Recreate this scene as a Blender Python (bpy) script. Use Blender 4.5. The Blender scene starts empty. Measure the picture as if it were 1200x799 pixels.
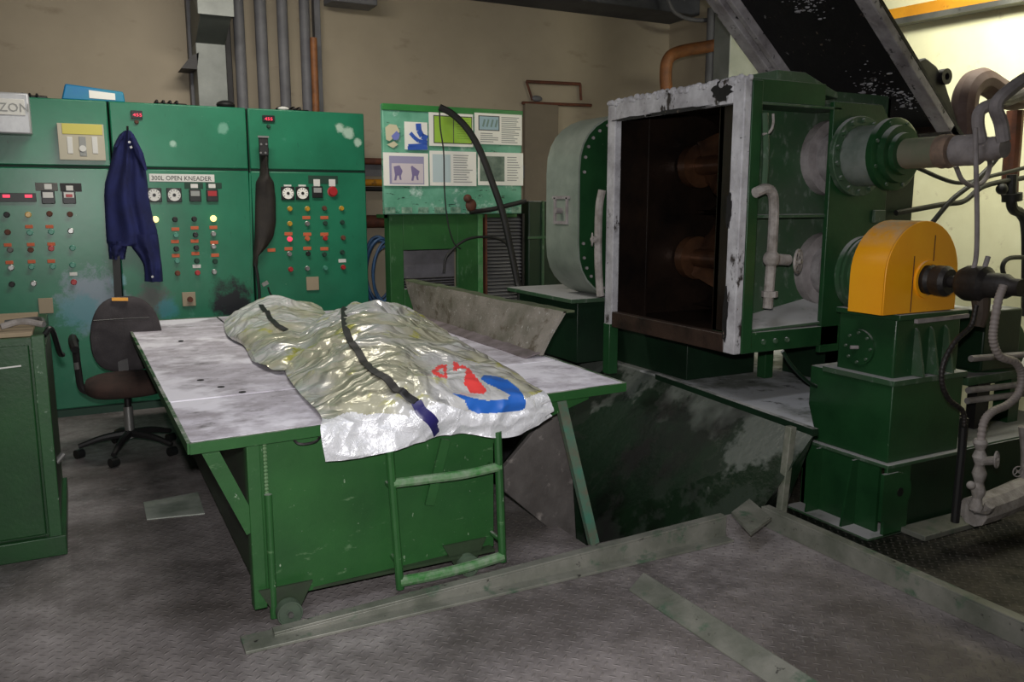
import bpy, bmesh, math, random
from mathutils import Vector, Matrix, noise
random.seed(7)
C = bpy.context.scene.collection
# ------------------------------------------------------------------ camera
F_, HOR, VX, CAMH = 980.0, 238.0, 83.0, 1.55
PIT = math.atan((400-HOR)/F_); YAW = math.atan((600-VX)/F_*math.cos(PIT))
FW = Vector((math.sin(YAW)*math.cos(PIT), math.cos(YAW)*math.cos(PIT), -math.sin(PIT)))
RT = Vector((math.cos(YAW), -math.sin(YAW), 0)); UP = RT.cross(FW)
O = Vector((0, 0, CAMH))
cd = bpy.data.cameras.new('camera'); cam = bpy.data.objects.new('camera', cd); C.objects.link(cam)
cd.sensor_width = 36; cd.lens = 36*F_/1200; cd.clip_start = .05
cam.matrix_world = Matrix((( RT.x, UP.x, -FW.x, O.x), (RT.y, UP.y, -FW.y, O.y), (RT.z, UP.z, -FW.z, O.z), (0, 0, 0, 1)))
bpy.context.scene.camera = cam
# ------------------------------------------------------------------ view, world, lights
sc = bpy.context.scene
sc.view_settings.view_transform = 'Standard'; sc.view_settings.look = 'None'
sc.view_settings.exposure = 0.0; sc.view_settings.gamma = 1.0
w = bpy.data.worlds.new('world'); sc.world = w; w.use_nodes = True
w.node_tree.nodes['Background'].inputs[0].default_value = (.8, .85, 1, 1)
w.node_tree.nodes['Background'].inputs[1].default_value = .03
def area(name, loc, target, sx, sy, power, col):
    l = bpy.data.lights.new(name, 'AREA'); l.shape = 'RECTANGLE'; l.size = sx; l.size_y = sy
    l.energy = power; l.color = col
    o = bpy.data.objects.new(name, l); C.objects.link(o); o.location = loc
    d = Vector(target)-Vector(loc); o.rotation_euler = d.to_track_quat('-Z', 'Y').to_euler()
    return o
fl = bpy.data.lights.new('camera_flash', 'SPOT'); fl.energy = 380; fl.shadow_soft_size = .03; fl.color = (1, .97, .95)
fl.spot_size = math.radians(100); fl.spot_blend = 1.0
fo = bpy.data.objects.new('camera_flash', fl); C.objects.link(fo)
fo.location = O + UP*.14 - RT*.01
fo.rotation_euler = (FW*5 - UP*.55 - RT*.5).to_track_quat('-Z', 'Y').to_euler()
area('lamp_over_cabinets', (1.0, 5.4, 3.35), (1.0, 6.4, 1.0), 1.6, .3, 42, (1, .94, .84))
area('lamp_over_aisle', (1.0, 2.0, 3.4), (1.0, 2.2, 0), 1.6, .3, 26, (.95, .95, 1))
area('lamp_right_wall', (4.9, 3.3, 3.25), (5.95, 3.7, 2.2), 1.4, .3, 62, (1, .98, .82))
# ------------------------------------------------------------------ helpers
def ray(x, y): return FW*F_ + RT*(x-600) + UP*(400-y)
def P(ax, v, x, y):
    d = ray(x, y); i = 'xyz'.index(ax); return O + d*((v-O[i])/d[i])
def pix(p):
    d = Vector(p)-O; z = d.dot(FW); return (600+F_*d.dot(RT)/z, 400-F_*d.dot(UP)/z)
def lin(c):
    return tuple(((v/255)/12.92 if v/255 <= .04045 else ((v/255+.055)/1.055)**2.4) for v in c)+(1,)
class MB:
    def __init__(s): s.bm = bmesh.new(); s.mi = 0
    def poly(s, pts):
        try:
            f = s.bm.faces.new([s.bm.verts.new(p) for p in pts]); f.material_index = s.mi
        except ValueError: pass
        return s
    def box(s, lo, hi):
        (a, b, c), (d, e, f) = lo, hi
        return s.prism([(a, b, c), (d, b, c), (d, e, c), (a, e, c)], (0, 0, f-c))
    def prism(s, pts, vec):
        vec = Vector(vec); pts = [Vector(p) for p in pts]
        lo = [s.bm.verts.new(p) for p in pts]; hi = [s.bm.verts.new(p+vec) for p in pts]; n = len(pts)
        fs = [s.bm.faces.new(lo), s.bm.faces.new(hi[::-1])]
        for i in range(n): fs.append(s.bm.faces.new([lo[i], hi[i], hi[(i+1) % n], lo[(i+1) % n]]))
        for f in fs: f.material_index = s.mi
        return s
    def bar(s, p0, p1, w_, t_, side=(0, 0, 1)):
        p0, p1 = Vector(p0), Vector(p1); d = (p1-p0).normalized(); sd = Vector(side)
        a = d.cross(sd).normalized()*(w_/2); b = d.cross(a).normalized()*(t_/2)
        return s.prism([p0-a-b, p0+a-b, p0+a+b, p0-a+b], p1-p0)
    def lathe(s, p0, axis, prof, seg=24, arc=None):
        # prof: list of (distance along axis, radius)
        p0 = Vector(p0); ax = Vector(axis).normalized()
        u = ax.orthogonal().normalized(); v = ax.cross(u); rings = []
        for h, r in prof:
            if r < 1e-6: rings.append([s.bm.verts.new(p0+ax*h)])
            else: rings.append([s.bm.verts.new(p0+ax*h+(u*math.cos(2*math.pi*k/seg)+v*math.sin(2*math.pi*k/seg))*r) for k in range(seg)])
        for a, b in zip(rings, rings[1:]):
            for k in range(seg):
                k2 = (k+1) % seg
                if len(a) == 1 and len(b) == 1: continue
                if len(a) == 1: f = [a[0], b[k], b[k2]]
                elif len(b) == 1: f = [a[k], b[0], a[k2]]
                else: f = [a[k], b[k], b[k2], a[k2]]
                s.bm.faces.new(f).material_index = s.mi
        return s
    def cyl(s, p0, p1, r, r1=None, seg=20):
        p0, p1 = Vector(p0), Vector(p1); L = (p1-p0).length
        return s.lathe(p0, p1-p0, [(0, 0), (0, r), (L, r if r1 is None else r1), (L, 0)], seg)
    def ring(s, p0, p1, ro, ri, seg=28):
        p0, p1 = Vector(p0), Vector(p1); L = (p1-p0).length
        return s.lathe(p0, p1-p0, [(0, ri), (0, ro), (L, ro), (L, ri), (0, ri)], seg)
    def tube(s, pts, r, seg=8, steps=6, rf=None):
        pts = [Vector(p) for p in pts]; out = []
        if steps > 1 and len(pts) > 2:
            q = [pts[0]*2-pts[1]]+pts+[pts[-1]*2-pts[-2]]
            for i in range(1, len(q)-2):
                for k in range(steps):
                    t = k/steps; a, b, c, d = q[i-1], q[i], q[i+1], q[i+2]
                    out.append(.5*((2*b)+(c-a)*t+(2*a-5*b+4*c-d)*t*t+(-a+3*b-3*c+d)*t**3))
            out.append(pts[-1])
        else: out = pts
        prev = None; rings = []; n = len(out)
        for i, p in enumerate(out):
            d = (out[min(i+1, n-1)]-out[max(i-1, 0)]).normalized()
            if prev is None: u = d.orthogonal().normalized()
            else: u = (prev-d*prev.dot(d)).normalized()
            prev = u; v = d.cross(u); rr = r*(rf(i/(n-1)) if rf else 1)
            rings.append([s.bm.verts.new(p+(u*math.cos(2*math.pi*k/seg)+v*math.sin(2*math.pi*k/seg))*rr) for k in range(seg)])
        for a, b in zip(rings, rings[1:]):
            for k in range(seg): s.bm.faces.new([a[k], b[k], b[(k+1) % seg], a[(k+1) % seg]]).material_index = s.mi
        for e in (rings[0], rings[-1]): s.bm.faces.new(e).material_index = s.mi
        return s
    def sphere(s, c, r, sc_=(1, 1, 1), seg=16):
        m = Matrix.Translation(c) @ Matrix.Diagonal((r*sc_[0], r*sc_[1], r*sc_[2], 1))
        bmesh.ops.create_uvsphere(s.bm, u_segments=seg, v_segments=max(6, seg//2), radius=1, matrix=m)
        return s
    def surf(s, fn, nu, nv, matfn=None):
        vs = [[s.bm.verts.new(fn(i/nu, j/nv)) for j in range(nv+1)] for i in range(nu+1)]
        for i in range(nu):
            for j in range(nv):
                f = s.bm.faces.new([vs[i][j], vs[i+1][j], vs[i+1][j+1], vs[i][j+1]])
                if matfn: f.material_index = matfn(f.calc_center_median())
        return s
    def slab(s, fn, nu, nv, th):
        # closed sheet: top surface fn, bottom th below along -offset
        th = Vector(th)
        a = [[s.bm.verts.new(fn(i/nu, j/nv)) for j in range(nv+1)] for i in range(nu+1)]
        b = [[s.bm.verts.new(v.co+th) for v in r] for r in a]
        for i in range(nu):
            for j in range(nv):
                s.bm.faces.new([a[i][j], a[i+1][j], a[i+1][j+1], a[i][j+1]])
                s.bm.faces.new([b[i][j+1], b[i+1][j+1], b[i+1][j], b[i][j]])
        for i in range(nu):
            for j in (0, nv): s.bm.faces.new([a[i][j], a[i+1][j], b[i+1][j], b[i][j]])
        for j in range(nv):
            for i in (0, nu): s.bm.faces.new([a[i][j], a[i][j+1], b[i][j+1], b[i][j]])
        return s
    def build(s, name, m, parent=None, bevel=0, smooth=35, kind=None, label=None, origin=None):
        bm = s.bm; bmesh.ops.recalc_face_normals(bm, faces=bm.faces)
        lo = Vector([min(v.co[i] for v in bm.verts) for i in range(3)]); hi = Vector([max(v.co[i] for v in bm.verts) for i in range(3)])
        c = (lo+hi)/2
        if parent is None and kind is None: c.z = lo.z
        for v in bm.verts: v.co -= c
        me = bpy.data.meshes.new(name); bm.to_mesh(me); bm.free()
        for mm in (m if isinstance(m, (list, tuple)) else [m]): me.materials.append(mm)
        o = bpy.data.objects.new(name, me); C.objects.link(o)
        base = Vector((0, 0, 0))
        if parent:
            o.parent = parent; q = parent
            while q: base += q.location; q = q.parent
        o.location = c-base
        if smooth:
            for p in me.polygons: p.use_smooth = True
            me.set_sharp_from_angle(angle=math.radians(smooth))
        if bevel:
            b = o.modifiers.new('bevel', 'BEVEL'); b.width = bevel; b.segments = 2; b.limit_method = 'ANGLE'; b.angle_limit = math.radians(40)
        if kind: o['kind'] = kind
        if label: o['label'] = label
        return o
def thing(name, label, cat, loc, group=None):
    o = bpy.data.objects.new(name, None); C.objects.link(o); o.location = loc; o.empty_display_size = .1
    o['label'] = label; o['category'] = cat
    if group: o['group'] = group
    return o
def tag(o, label, cat, group=None):
    o['label'] = label; o['category'] = cat
    if group: o['group'] = group
    return o
def text_mesh(txt, height, origin, xdir, ydir, m, parent, name='lettering', width=None, depth=.0008):
    cu = bpy.data.curves.new(name, 'FONT'); cu.body = txt; cu.size = 1; cu.extrude = .01; cu.resolution_u = 2
    to = bpy.data.objects.new(name, cu); C.objects.link(to)
    dg = bpy.context.evaluated_depsgraph_get(); me = bpy.data.meshes.new_from_object(to.evaluated_get(dg))
    bpy.data.objects.remove(to); bpy.data.curves.remove(cu)
    xs = [v.co.x for v in me.vertices]; ys = [v.co.y for v in me.vertices]
    x0, x1, y0, y1 = min(xs), max(xs), min(ys), max(ys)
    sy = height/(y1-y0); sx = (width/(x1-x0)) if width else sy
    xd, yd = Vector(xdir).normalized(), Vector(ydir).normalized(); nd = xd.cross(yd); org = Vector(origin)
    mb = MB(); mb.bm.from_mesh(me); bpy.data.meshes.remove(me)
    for v in mb.bm.verts:
        v.co = org + xd*((v.co.x-x0)*sx) + yd*((v.co.y-y0)*sy) + nd*(depth if v.co.z > 0 else -depth)
    for f in mb.bm.faces: f.material_index = 0
    return mb.build(name, m, parent, smooth=0)
# ------------------------------------------------------------------ materials
class NT:
    def __init__(s, name):
        s.m = bpy.data.materials.new(name); s.m.use_nodes = True; s.t = s.m.node_tree
        s.b = s.t.nodes['Principled BSDF']; s.geo = s.t.nodes.new('ShaderNodeNewGeometry')
    def lk(s, a, b): s.t.links.new(a, b)
    def noise(s, scale, det=4, rough=.6, vec=None, dist=0):
        n = s.t.nodes.new('ShaderNodeTexNoise'); n.inputs['Scale'].default_value = scale; n.inputs['Detail'].default_value = det
        n.inputs['Roughness'].default_value = rough; n.inputs['Distortion'].default_value = dist
        s.lk(vec or s.geo.outputs['Position'], n.inputs['Vector']); return n.outputs[0]
    def math(s, op, a, b=None, c=None, clamp=False):
        n = s.t.nodes.new('ShaderNodeMath'); n.operation = op; n.use_clamp = clamp
        for i, v in enumerate((a, b, c)):
            if v is None: continue
            if isinstance(v, (int, float)): n.inputs[i].default_value = v
            else: s.lk(v, n.inputs[i])
        return n.outputs[0]
    def ramp(s, v, a, b):
        n = s.t.nodes.new('ShaderNodeMapRange'); n.inputs[1].default_value = a; n.inputs[2].default_value = b; n.clamp = True
        s.lk(v, n.inputs[0]); return n.outputs[0]
    def mix(s, f, a, b):
        n = s.t.nodes.new('ShaderNodeMix'); n.data_type = 'RGBA'
        for i, v in ((0, f), (6, a), (7, b)):
            if isinstance(v, (int, float)): n.inputs[i].default_value = v
            elif isinstance(v, tuple): n.inputs[i].default_value = v
            else: s.lk(v, n.inputs[i])
        return n.outputs[2]
    def mixf(s, f, a, b):
        return s.math('ADD', s.math('MULTIPLY', f, b-a), a)
    def scalevec(s, v):
        n = s.t.nodes.new('ShaderNodeVectorMath'); n.operation = 'MULTIPLY'; n.inputs[1].default_value = v
        s.lk(s.geo.outputs['Position'], n.inputs[0]); return n.outputs[0]
    def sep(s, v):
        n = s.t.nodes.new('ShaderNodeSeparateXYZ'); s.lk(v, n.inputs[0]); return n.outputs
    def bump(s, h, strength=.3, dist=.01):
        n = s.t.nodes.new('ShaderNodeBump'); n.inputs['Strength'].default_value = strength; n.inputs['Distance'].default_value = dist
        s.lk(h, n.inputs['Height'])
        if s.b.inputs['Normal'].is_linked: s.lk(s.b.inputs['Normal'].links[0].from_socket, n.inputs['Normal'])
        s.lk(n.outputs[0], s.b.inputs['Normal'])
    def set(s, k, v):
        if isinstance(v, (int, float, tuple)): s.b.inputs[k].default_value = v
        else: s.lk(v, s.b.inputs[k])
def worn(name, c1, c2=None, rough=.45, metal=0., var=3., chips=(), dust=None, bump=.15, bscale=40, stains=()):
    """colour varied by noise; chips = [(scale, lo, hi, rgb, stretch)]; dust=(rgb, amount, sides) settled powder"""
    t = NT(name); c1 = lin(c1); c2 = lin(c2) if c2 else tuple(v*.75 for v in c1[:3])+(1,)
    col = t.mix(t.ramp(t.noise(var, 5), .35, .68), c1, c2); rg = None
    for sc_, lo, hi, rgb, st in chips:
        m = t.ramp(t.noise(sc_, 6, .65, t.scalevec(st)), lo, hi); col = t.mix(m, col, lin(rgb))
    for (c_, r_, rgb, amt) in stains:
        v = t.t.nodes.new('ShaderNodeVectorMath'); v.operation = 'DISTANCE'; v.inputs[1].default_value = c_; t.lk(t.geo.outputs['Position'], v.inputs[0])
        dn = t.math('ADD', t.math('DIVIDE', v.outputs['Value'], r_), t.math('MULTIPLY', t.math('SUBTRACT', t.noise(9, 7, .75), .5), 2.2))
        m = t.math('MULTIPLY', t.ramp(dn, 1.0, .55), amt); col = t.mix(m, col, lin(rgb))
    rg = rough
    if dust:
        rgb, amt, sides = dust
        nz = t.ramp(t.sep(t.geo.outputs['Normal'])[2], .5, .9)
        n1 = t.ramp(t.noise(6, 6, .7), .62-amt*.5, .75-amt*.35); n2 = t.ramp(t.noise(14, 6, .75), .75-sides*.4, .85-sides*.3)
        m = t.math('MAXIMUM', t.math('MULTIPLY', nz, n1), n2 if sides else 0)
        col = t.mix(m, col, lin(rgb)); rg = t.mixf(m, rough, .9)
    t.set('Base Color', col); t.set('Roughness', rg); t.set('Metallic', metal)
    if bump: t.bump(t.noise(bscale, 5), bump, .006)
    return t.m
def flat(name, c, rough=.5, metal=0., emit=0, ec=None):
    t = NT(name); t.set('Base Color', lin(c)); t.set('Roughness', rough); t.set('Metallic', metal)
    if emit: t.set('Emission Color', lin(ec or c)); t.set('Emission Strength', emit)
    return t.m
SC = (1, 1, 1)
DUST = (176, 176, 176)
M = {}
M['cart_green'] = worn('cart_green_paint', (42, 90, 44), (34, 76, 38), .42, chips=[(9, .64, .74, (92, 124, 88), (1, 1, 3)), (34, .68, .72, (150, 170, 145), (1, 1, .5)), (70, .70, .73, (170, 180, 168), (1, 1, 1))], dust=((165, 168, 160), .35, .12))
M['cart_dark'] = worn('cart_side_paint', (48, 66, 44), (36, 42, 32), .5, chips=[(12, .66, .74, (110, 112, 105), (1, 1, 1))])
cpt = lambda x, y_: tuple(P('y', 6.79, x, y_))
M['cab_green'] = worn('cabinet_paint', (38, 124, 92), (30, 104, 76), .32, var=1.8, chips=[(5, .64, .78, (84, 150, 128), (1, 1, 1)), (40, .73, .76, (170, 190, 170), (1, 1, 1)), (22, .68, .74, (24, 70, 54), (1, 1, .35))], bump=.08, bscale=15,
    stains=[(cpt(272, 352), .17, (22, 26, 32), 1), (cpt(283, 362), .14, (22, 26, 32), 1), (cpt(108, 352), .26, (136, 146, 164), .8), (cpt(92, 365), .16, (70, 140, 150), .7), (cpt(178, 355), .16, (84, 78, 78), .8), (cpt(196, 362), .1, (50, 130, 140), .8),
            (cpt(398, 150), .045, (170, 196, 178), 1), (cpt(408, 155), .055, (170, 196, 178), 1), (cpt(419, 168), .035, (170, 196, 178), 1), (cpt(203, 169), .03, (150, 186, 168), 1), (cpt(262, 152), .05, (120, 170, 150), .7), (cpt(140, 330), .06, (120, 170, 180), .7)])
M['cab_seam'] = flat('cabinet_seam', (22, 58, 44), .6)
M['mach_green'] = worn('machine_green_paint', (34, 76, 42), (24, 58, 32), .35, chips=[(26, .7, .76, (120, 140, 120), (1, 1, 1))], dust=(DUST, .75, .03))
M['mach_dusty'] = worn('machine_green_dusty', (48, 84, 54), (72, 88, 72), .5, chips=[(18, .55, .75, (120, 130, 122), (1, 1, .6))], dust=(DUST, .9, .25))
M['mach_dark'] = worn('machine_dark_green', (20, 46, 28), (14, 32, 20), .45, dust=(DUST, .6, .04))
M['rust_white'] = worn('powdered_flange', (196, 196, 200), (150, 148, 152), .85, var=7, chips=[(10, .58, .64, (52, 46, 42), (1, 1, .5)), (34, .64, .7, (30, 28, 28), (1, 1, 1))], bump=.6, bscale=50)
M['rust_black'] = worn('tarred_steel', (24, 20, 18), (58, 40, 28), .38, var=4, chips=[(30, .7, .76, (150, 150, 150), (1, 1, 1))], bump=.5, bscale=30)
M['tank_inside'] = worn('oily_tank_lining', (40, 30, 24), (20, 16, 15), .3, metal=.2, var=3, bump=.3, bscale=20)
M['blade'] = worn('oily_blade_steel', (96, 66, 46), (44, 32, 26), .3, metal=.4, var=3, bump=.3, bscale=12)
M['lid_black'] = worn('lid_black_residue', (14, 13, 14), (24, 22, 22), .7, var=6, chips=[(5, .66, .69, (170, 168, 168), (1, 1, 1)), (30, .66, .70, (110, 96, 84), (1, 1, 1))], bump=.8, bscale=22)
M['lid_edge'] = worn('lid_flange_grey', (176, 172, 174), (122, 116, 118), .7, var=6, chips=[(16, .58, .66, (30, 28, 30), (1, 1, 1)), (9, .64, .72, (165, 160, 158), (1, 1, 1))], bump=.6, bscale=50)
M['dusty_pipe'] = worn('powder_coated_pipe', (158, 152, 152), (124, 118, 118), .95, var=9, bump=.5, bscale=60)
M['white_pipe'] = worn('pale_crusted_pipe', (170, 164, 160), (120, 114, 108), .9, var=12, bump=.7, bscale=70)
M['steel_dark'] = worn('dark_steel', (44, 42, 42), (28, 27, 28), .5, metal=.3, dust=((110, 106, 104), .4, .05))
M['steel_grey'] = worn('grey_steel', (104, 104, 100), (74, 74, 72), .55, metal=.3, chips=[(9, .6, .7, (52, 50, 48), (1, 1, 1)), (5, .6, .7, (70, 92, 74), (1, 1, 1))], bump=.4)
M['rail'] = worn('worn_rail_steel', (134, 134, 126), (96, 100, 90), .5, metal=.2, var=5, chips=[(7, .56, .66, (78, 100, 82), (1, 1, 1)), (22, .62, .7, (44, 42, 40), (1, 1, 1))], bump=.3)
M['yellow'] = worn('yellow_paint', (255, 180, 30), (248, 164, 24), .35, chips=[(20, .72, .76, (120, 84, 30), (1, 1, .4)), (60, .7, .73, (170, 130, 70), (1, 1, 1))], dust=((210, 180, 140), .5, 0), bump=.05)
M['yellow_old'] = worn('old_yellow_paint', (214, 150, 40), (188, 126, 34), .5, chips=[(8, .6, .68, (120, 84, 44), (1, 1, 1))])
M['wall'] = worn('back_wall_plaster', (172, 160, 140), (160, 149, 130), .9, var=1.2, chips=[(2.2, .6, .75, (140, 128, 110), (1, 1, 2.5)), (60, .76, .8, (110, 100, 88), (1, 1, 1))], bump=.2, bscale=9)
M['wall_cream'] = worn('right_wall_cream', (232, 230, 196), (218, 214, 178), .9, var=2, chips=[(6, .62, .74, (180, 168, 138), (1, 1, 1)), (24, .70, .74, (110, 100, 84), (1, 1, 1))], bump=.2, bscale=9)
M['ceiling'] = worn('ceiling_sheet', (84, 86, 92), (62, 64, 70), .7, var=3)
M['conduit'] = worn('grey_conduit', (112, 112, 116), (90, 90, 94), .6, var=4)
M['duct'] = worn('duct_zinc', (134, 138, 134), (112, 116, 112), .5, metal=.2, var=4)
M['orange_pipe'] = worn('orange_brown_pipe', (150, 96, 54), (110, 70, 44), .6, var=9)
M['rust_pipe'] = worn('rust_pipe', (112, 62, 42), (74, 46, 36), .7, var=10)
M['matte_black'] = flat('flat_black', (20, 20, 22), .8)
M['rubber'] = worn('black_rubber', (30, 30, 30), (22, 22, 23), .55, bump=.1)
M['white'] = flat('white_plastic', (215, 215, 210), .5)
M['paper'] = flat('paper', (244, 243, 236), .3)
M['paper_ink'] = flat('paper_ink', (150, 152, 150), .6)
M['fabric_navy'] = worn('navy_cloth', (30, 38, 92), (22, 28, 72), .9, var=7, bump=.3, bscale=90)
M['fabric_black'] = worn('black_sheath', (46, 40, 34), (30, 26, 24), .75, var=6, bump=.4, bscale=80)
M['chair_grey'] = worn('chair_cloth', (72, 68, 70), (56, 52, 54), .95, var=9, bump=.3, bscale=120)
M['chair_brown'] = worn('chair_seat_cloth', (66, 48, 42), (48, 38, 34), .95, var=9, bump=.3, bscale=120)
M['red'] = flat('red_button', (170, 36, 40), .4)
M['orange_tag'] = flat('orange_tag', (196, 96, 58), .6)
M['green_btn'] = flat('green_button', (70, 140, 120), .4)
M['black'] = flat('black_plastic', (22, 24, 24), .4)
M['chrome'] = flat('chrome', (150, 150, 148), .35, .7)
M['lit_yellow'] = flat('lit_yellow', (255, 230, 150), .4, 0, 1.3)
M['lit_amber'] = flat('amber_lamp', (176, 136, 44), .3, 0, .08)
M['lit_red'] = flat('lit_red', (255, 60, 90), .4, 0, 1.0)
M['beige'] = flat('beige_plate', (160, 146, 122), .6)
M['wood'] = worn('plywood', (150, 104, 64), (112, 76, 48), .8, var=9)
M['cardboard'] = worn('dusty_cardboard', (170, 152, 126), (150, 134, 110), .9, var=5)
M['blue_cable'] = worn('blue_cable', (50, 90, 130), (30, 50, 80), .6, var=9)
M['white_powder'] = worn('white_powder_floor', (150, 150, 156), (110, 110, 118), .9, var=4, chips=[(5, .56, .62, (50, 56, 50), (1, 1, 1))], bump=.4)

# checker plate floor
def tread(t, s=.036):
    X = t.sep(t.geo.outputs['Position'])
    def cell(ang, off):
        ca, sa = math.cos(ang), math.sin(ang)
        u = t.math('ADD', t.math('MULTIPLY', X[0], ca/s), t.math('MULTIPLY', X[1], sa/s))
        v = t.math('ADD', t.math('MULTIPLY', X[0], -sa/s), t.math('MULTIPLY', X[1], ca/s))
        fu = t.math('SUBTRACT', t.math('FRACT', u), .5); fv = t.math('SUBTRACT', t.math('FRACT', v), .5)
        par = t.math('FRACT', t.math('MULTIPLY', t.math('ADD', t.math('FLOOR', u), t.math('FLOOR', v)), .5))
        par = t.math('GREATER_THAN', par, .25)
        def el(a, b):
            return t.math('SUBTRACT', 1, t.math('ADD', t.math('POWER', t.math('ABSOLUTE', t.math('MULTIPLY', a, 2.2)), 2), t.math('POWER', t.math('ABSOLUTE', t.math('MULTIPLY', b, 7.5)), 2)), clamp=True)
        e1, e2 = el(fu, fv), el(fv, fu)
        return t.math('ADD', t.math('MULTIPLY', par, e1), t.math('MULTIPLY', t.math('SUBTRACT', 1, par), e2))
    return cell(math.radians(45), 0)
def floor_mat(name, c1, c2, wet=False):
    t = NT(name); tr = tread(t)
    n = t.ramp(t.noise(.9, 6, .65), .40, .60); n2 = t.ramp(t.noise(9, 6, .75), .35, .7)
    col = t.mix(n, lin(c1), lin(c2)); col = t.mix(t.math('MULTIPLY', n2, .6), col, tuple(v*.5 for v in lin(c2)[:3])+(1,))
    if wet: col = t.mix(t.ramp(t.noise(1.7, 5), .46, .54), col, lin((14, 14, 13)))
    else:
        col = t.mix(t.math('MULTIPLY', t.ramp(t.noise(1.6, 7, .7), .52, .66), .7), col, lin((52, 48, 46)))
        sp = t.ramp(t.noise(3.2, 9, .85), .58, .70); col = t.mix(t.math('MULTIPLY', sp, .7), col, lin((190, 184, 186)))
        col = t.mix(t.ramp(t.noise(42, 4, .8), .66, .72), col, lin((44, 40, 38)))
    col = t.mix(t.math('MULTIPLY', t.ramp(tr, .1, .6), .35), col, lin((132, 126, 124)))
    t.set('Base Color', col); t.set('Metallic', .25)
    t.set('Roughness', t.mixf(n2, .42, .7))
    t.bump(tr, .7, .004); t.bump(t.noise(50, 4), .15, .003)
    return t.m
M['floor'] = floor_mat('checker_plate', (166, 159, 160), (104, 98, 96))
M['floor_low'] = floor_mat('oily_checker_plate', (96, 90, 82), (50, 46, 42), True)
t = NT('dusty_table_top')
col = t.mix(t.ramp(t.noise(4, 7, .7, t.scalevec((.9, 1.4, 1))), .36, .62), lin((222, 218, 230)), lin((172, 166, 174)))
col = t.mix(t.ramp(t.noise(9, 9, .8, t.scalevec((.7, 1.6, 1))), .55, .68), col, lin((96, 94, 92)))
col = t.mix(t.ramp(t.noise(45, 6, .8), .62, .68), col, lin((70, 68, 66)))
col = t.mix(t.ramp(t.noise(2.4, 5), .50, .60), col, lin((244, 242, 252)))
t.set('Base Color', col); t.set('Roughness', .75); t.bump(t.noise(60, 6), .3, .004); M['table_top'] = t.m
t = NT('silver_foil')
y = t.ramp(t.noise(2.6, 3, .5), .42, .58)
col = t.mix(y, lin((224, 224, 224)), lin((202, 200, 176)))
col = t.mix(t.ramp(t.noise(5.5, 4, .6), .60, .68), col, lin((204, 202, 104)))
t.set('Base Color', col); t.set('Metallic', .3); t.set('Roughness', .24)
rg = t.math('ABSOLUTE', t.math('SUBTRACT', t.noise(3.6, 2, .5, None, 1.0), .5))
t.bump(rg, .8, .12); t.bump(t.noise(11, 3, .6, None, .6), .35, .03); M['foil'] = t.m
t = NT('bright_foil_hem')
t.set('Base Color', lin((240, 242, 248))); t.set('Metallic', .3); t.set('Roughness', .3)
t.bump(t.noise(22, 5, .7, None, 1.0), .6, .015); M['foil_hem'] = t.m
M['print_blue'] = flat('blue_print', (38, 100, 190), .45); M['print_red'] = flat('red_print', (235, 72, 70), .45)
M['strip_black'] = worn('black_strip', (26, 26, 28), (18, 18, 20), .5); M['strip_navy'] = flat('navy_strip', (40, 36, 96), .4)

# ------------------------------------------------------------------ setting
WY, WX = 7.7, 5.95
MB().box((-3.2, WY, -1), (WX, WY+.15, 3.9)).build('wall_back', M['wall'], kind='structure', smooth=0)
MB().box((WX, 5.6, -1), (WX+.15, WY+.15, 3.9)).build('wall_right', M['wall'], kind='structure', smooth=0)
MB().box((WX, -3.2, -1), (WX+.15, 5.6, 3.9)).build('wall_right', M['wall_cream'], kind='structure', smooth=0)
MB().box((-3.35, -3.2, -1), (-3.2, WY+.15, 3.9)).build('wall_left', M['wall'], kind='structure', smooth=0)
MB().box((-3.35, -3.35, -1), (WX+.15, -3.2, 3.9)).build('wall_front', M['wall'], kind='structure', smooth=0)
MB().box((-3.35, -3.35, 3.75), (WX+.15, WY+.15, 3.9)).build('ceiling', M['ceiling'], kind='structure', smooth=0)
RX = 3.0   # the raised plate floor ends at the rail
PITX0, PITX1, PITY0, PITY1 = 1.98, 3.06, 3.06, 5.2
fl_ = MB()
fl_.box((-3.2, -3.2, -.12), (PITX0, WY, 0)); fl_.box((PITX0, -3.2, -.12), (RX, PITY0, 0)); fl_.box((PITX0, PITY1, -.12), (RX, WY, 0))
fl_.build('floor', M['floor'], kind='structure', smooth=0)
lw = MB(); lw.box((RX, -3.2, -.3), (WX, PITY0-.02, -.15)); lw.box((3.1, PITY0-.02, -.3), (WX, WY, -.15))
lw.build('floor', M['floor_low'], kind='structure', smooth=0)
pt = MB(); pt.box((PITX0-.05, PITY0-.05, -1.0), (3.2, PITY1+.1, -.95))
pt.box((PITX0-.1, PITY0-.05, -1), (PITX0, PITY1, -.12)); pt.box((PITX0, PITY1, -1), (3.2, PITY1+.1, -.12))
pt.build('trim_1', M['matte_black'], kind='structure', smooth=0)  # pit floor and walls in one flat near-black
# beam under the ceiling along the back wall
g = MB(); g.box((-3.2, 7.2, 3.47), (WX, WY, 3.75)).build('trim_2', M['ceiling'], kind='structure', bevel=.01)
g = MB()
for k in range(8): g.box((-3+k*1.2, -3, 3.62), (-2.9+k*1.2, 7.2, 3.75))
g.build('trim_3', M['steel_dark'], kind='structure')
tag(MB().tube([P('y', 7.0, 778, 0)+Vector((0, 0, .1)), P('y', 7.0, 790, 14), P('y', 7.0, 815, 24), P('y', 7, 850, 20), P('y', 7, 872, 5)], .02).build('conduit_loop', M['conduit']), 'grey conduit curving under the ceiling above the orange pipe', 'pipe')

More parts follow.
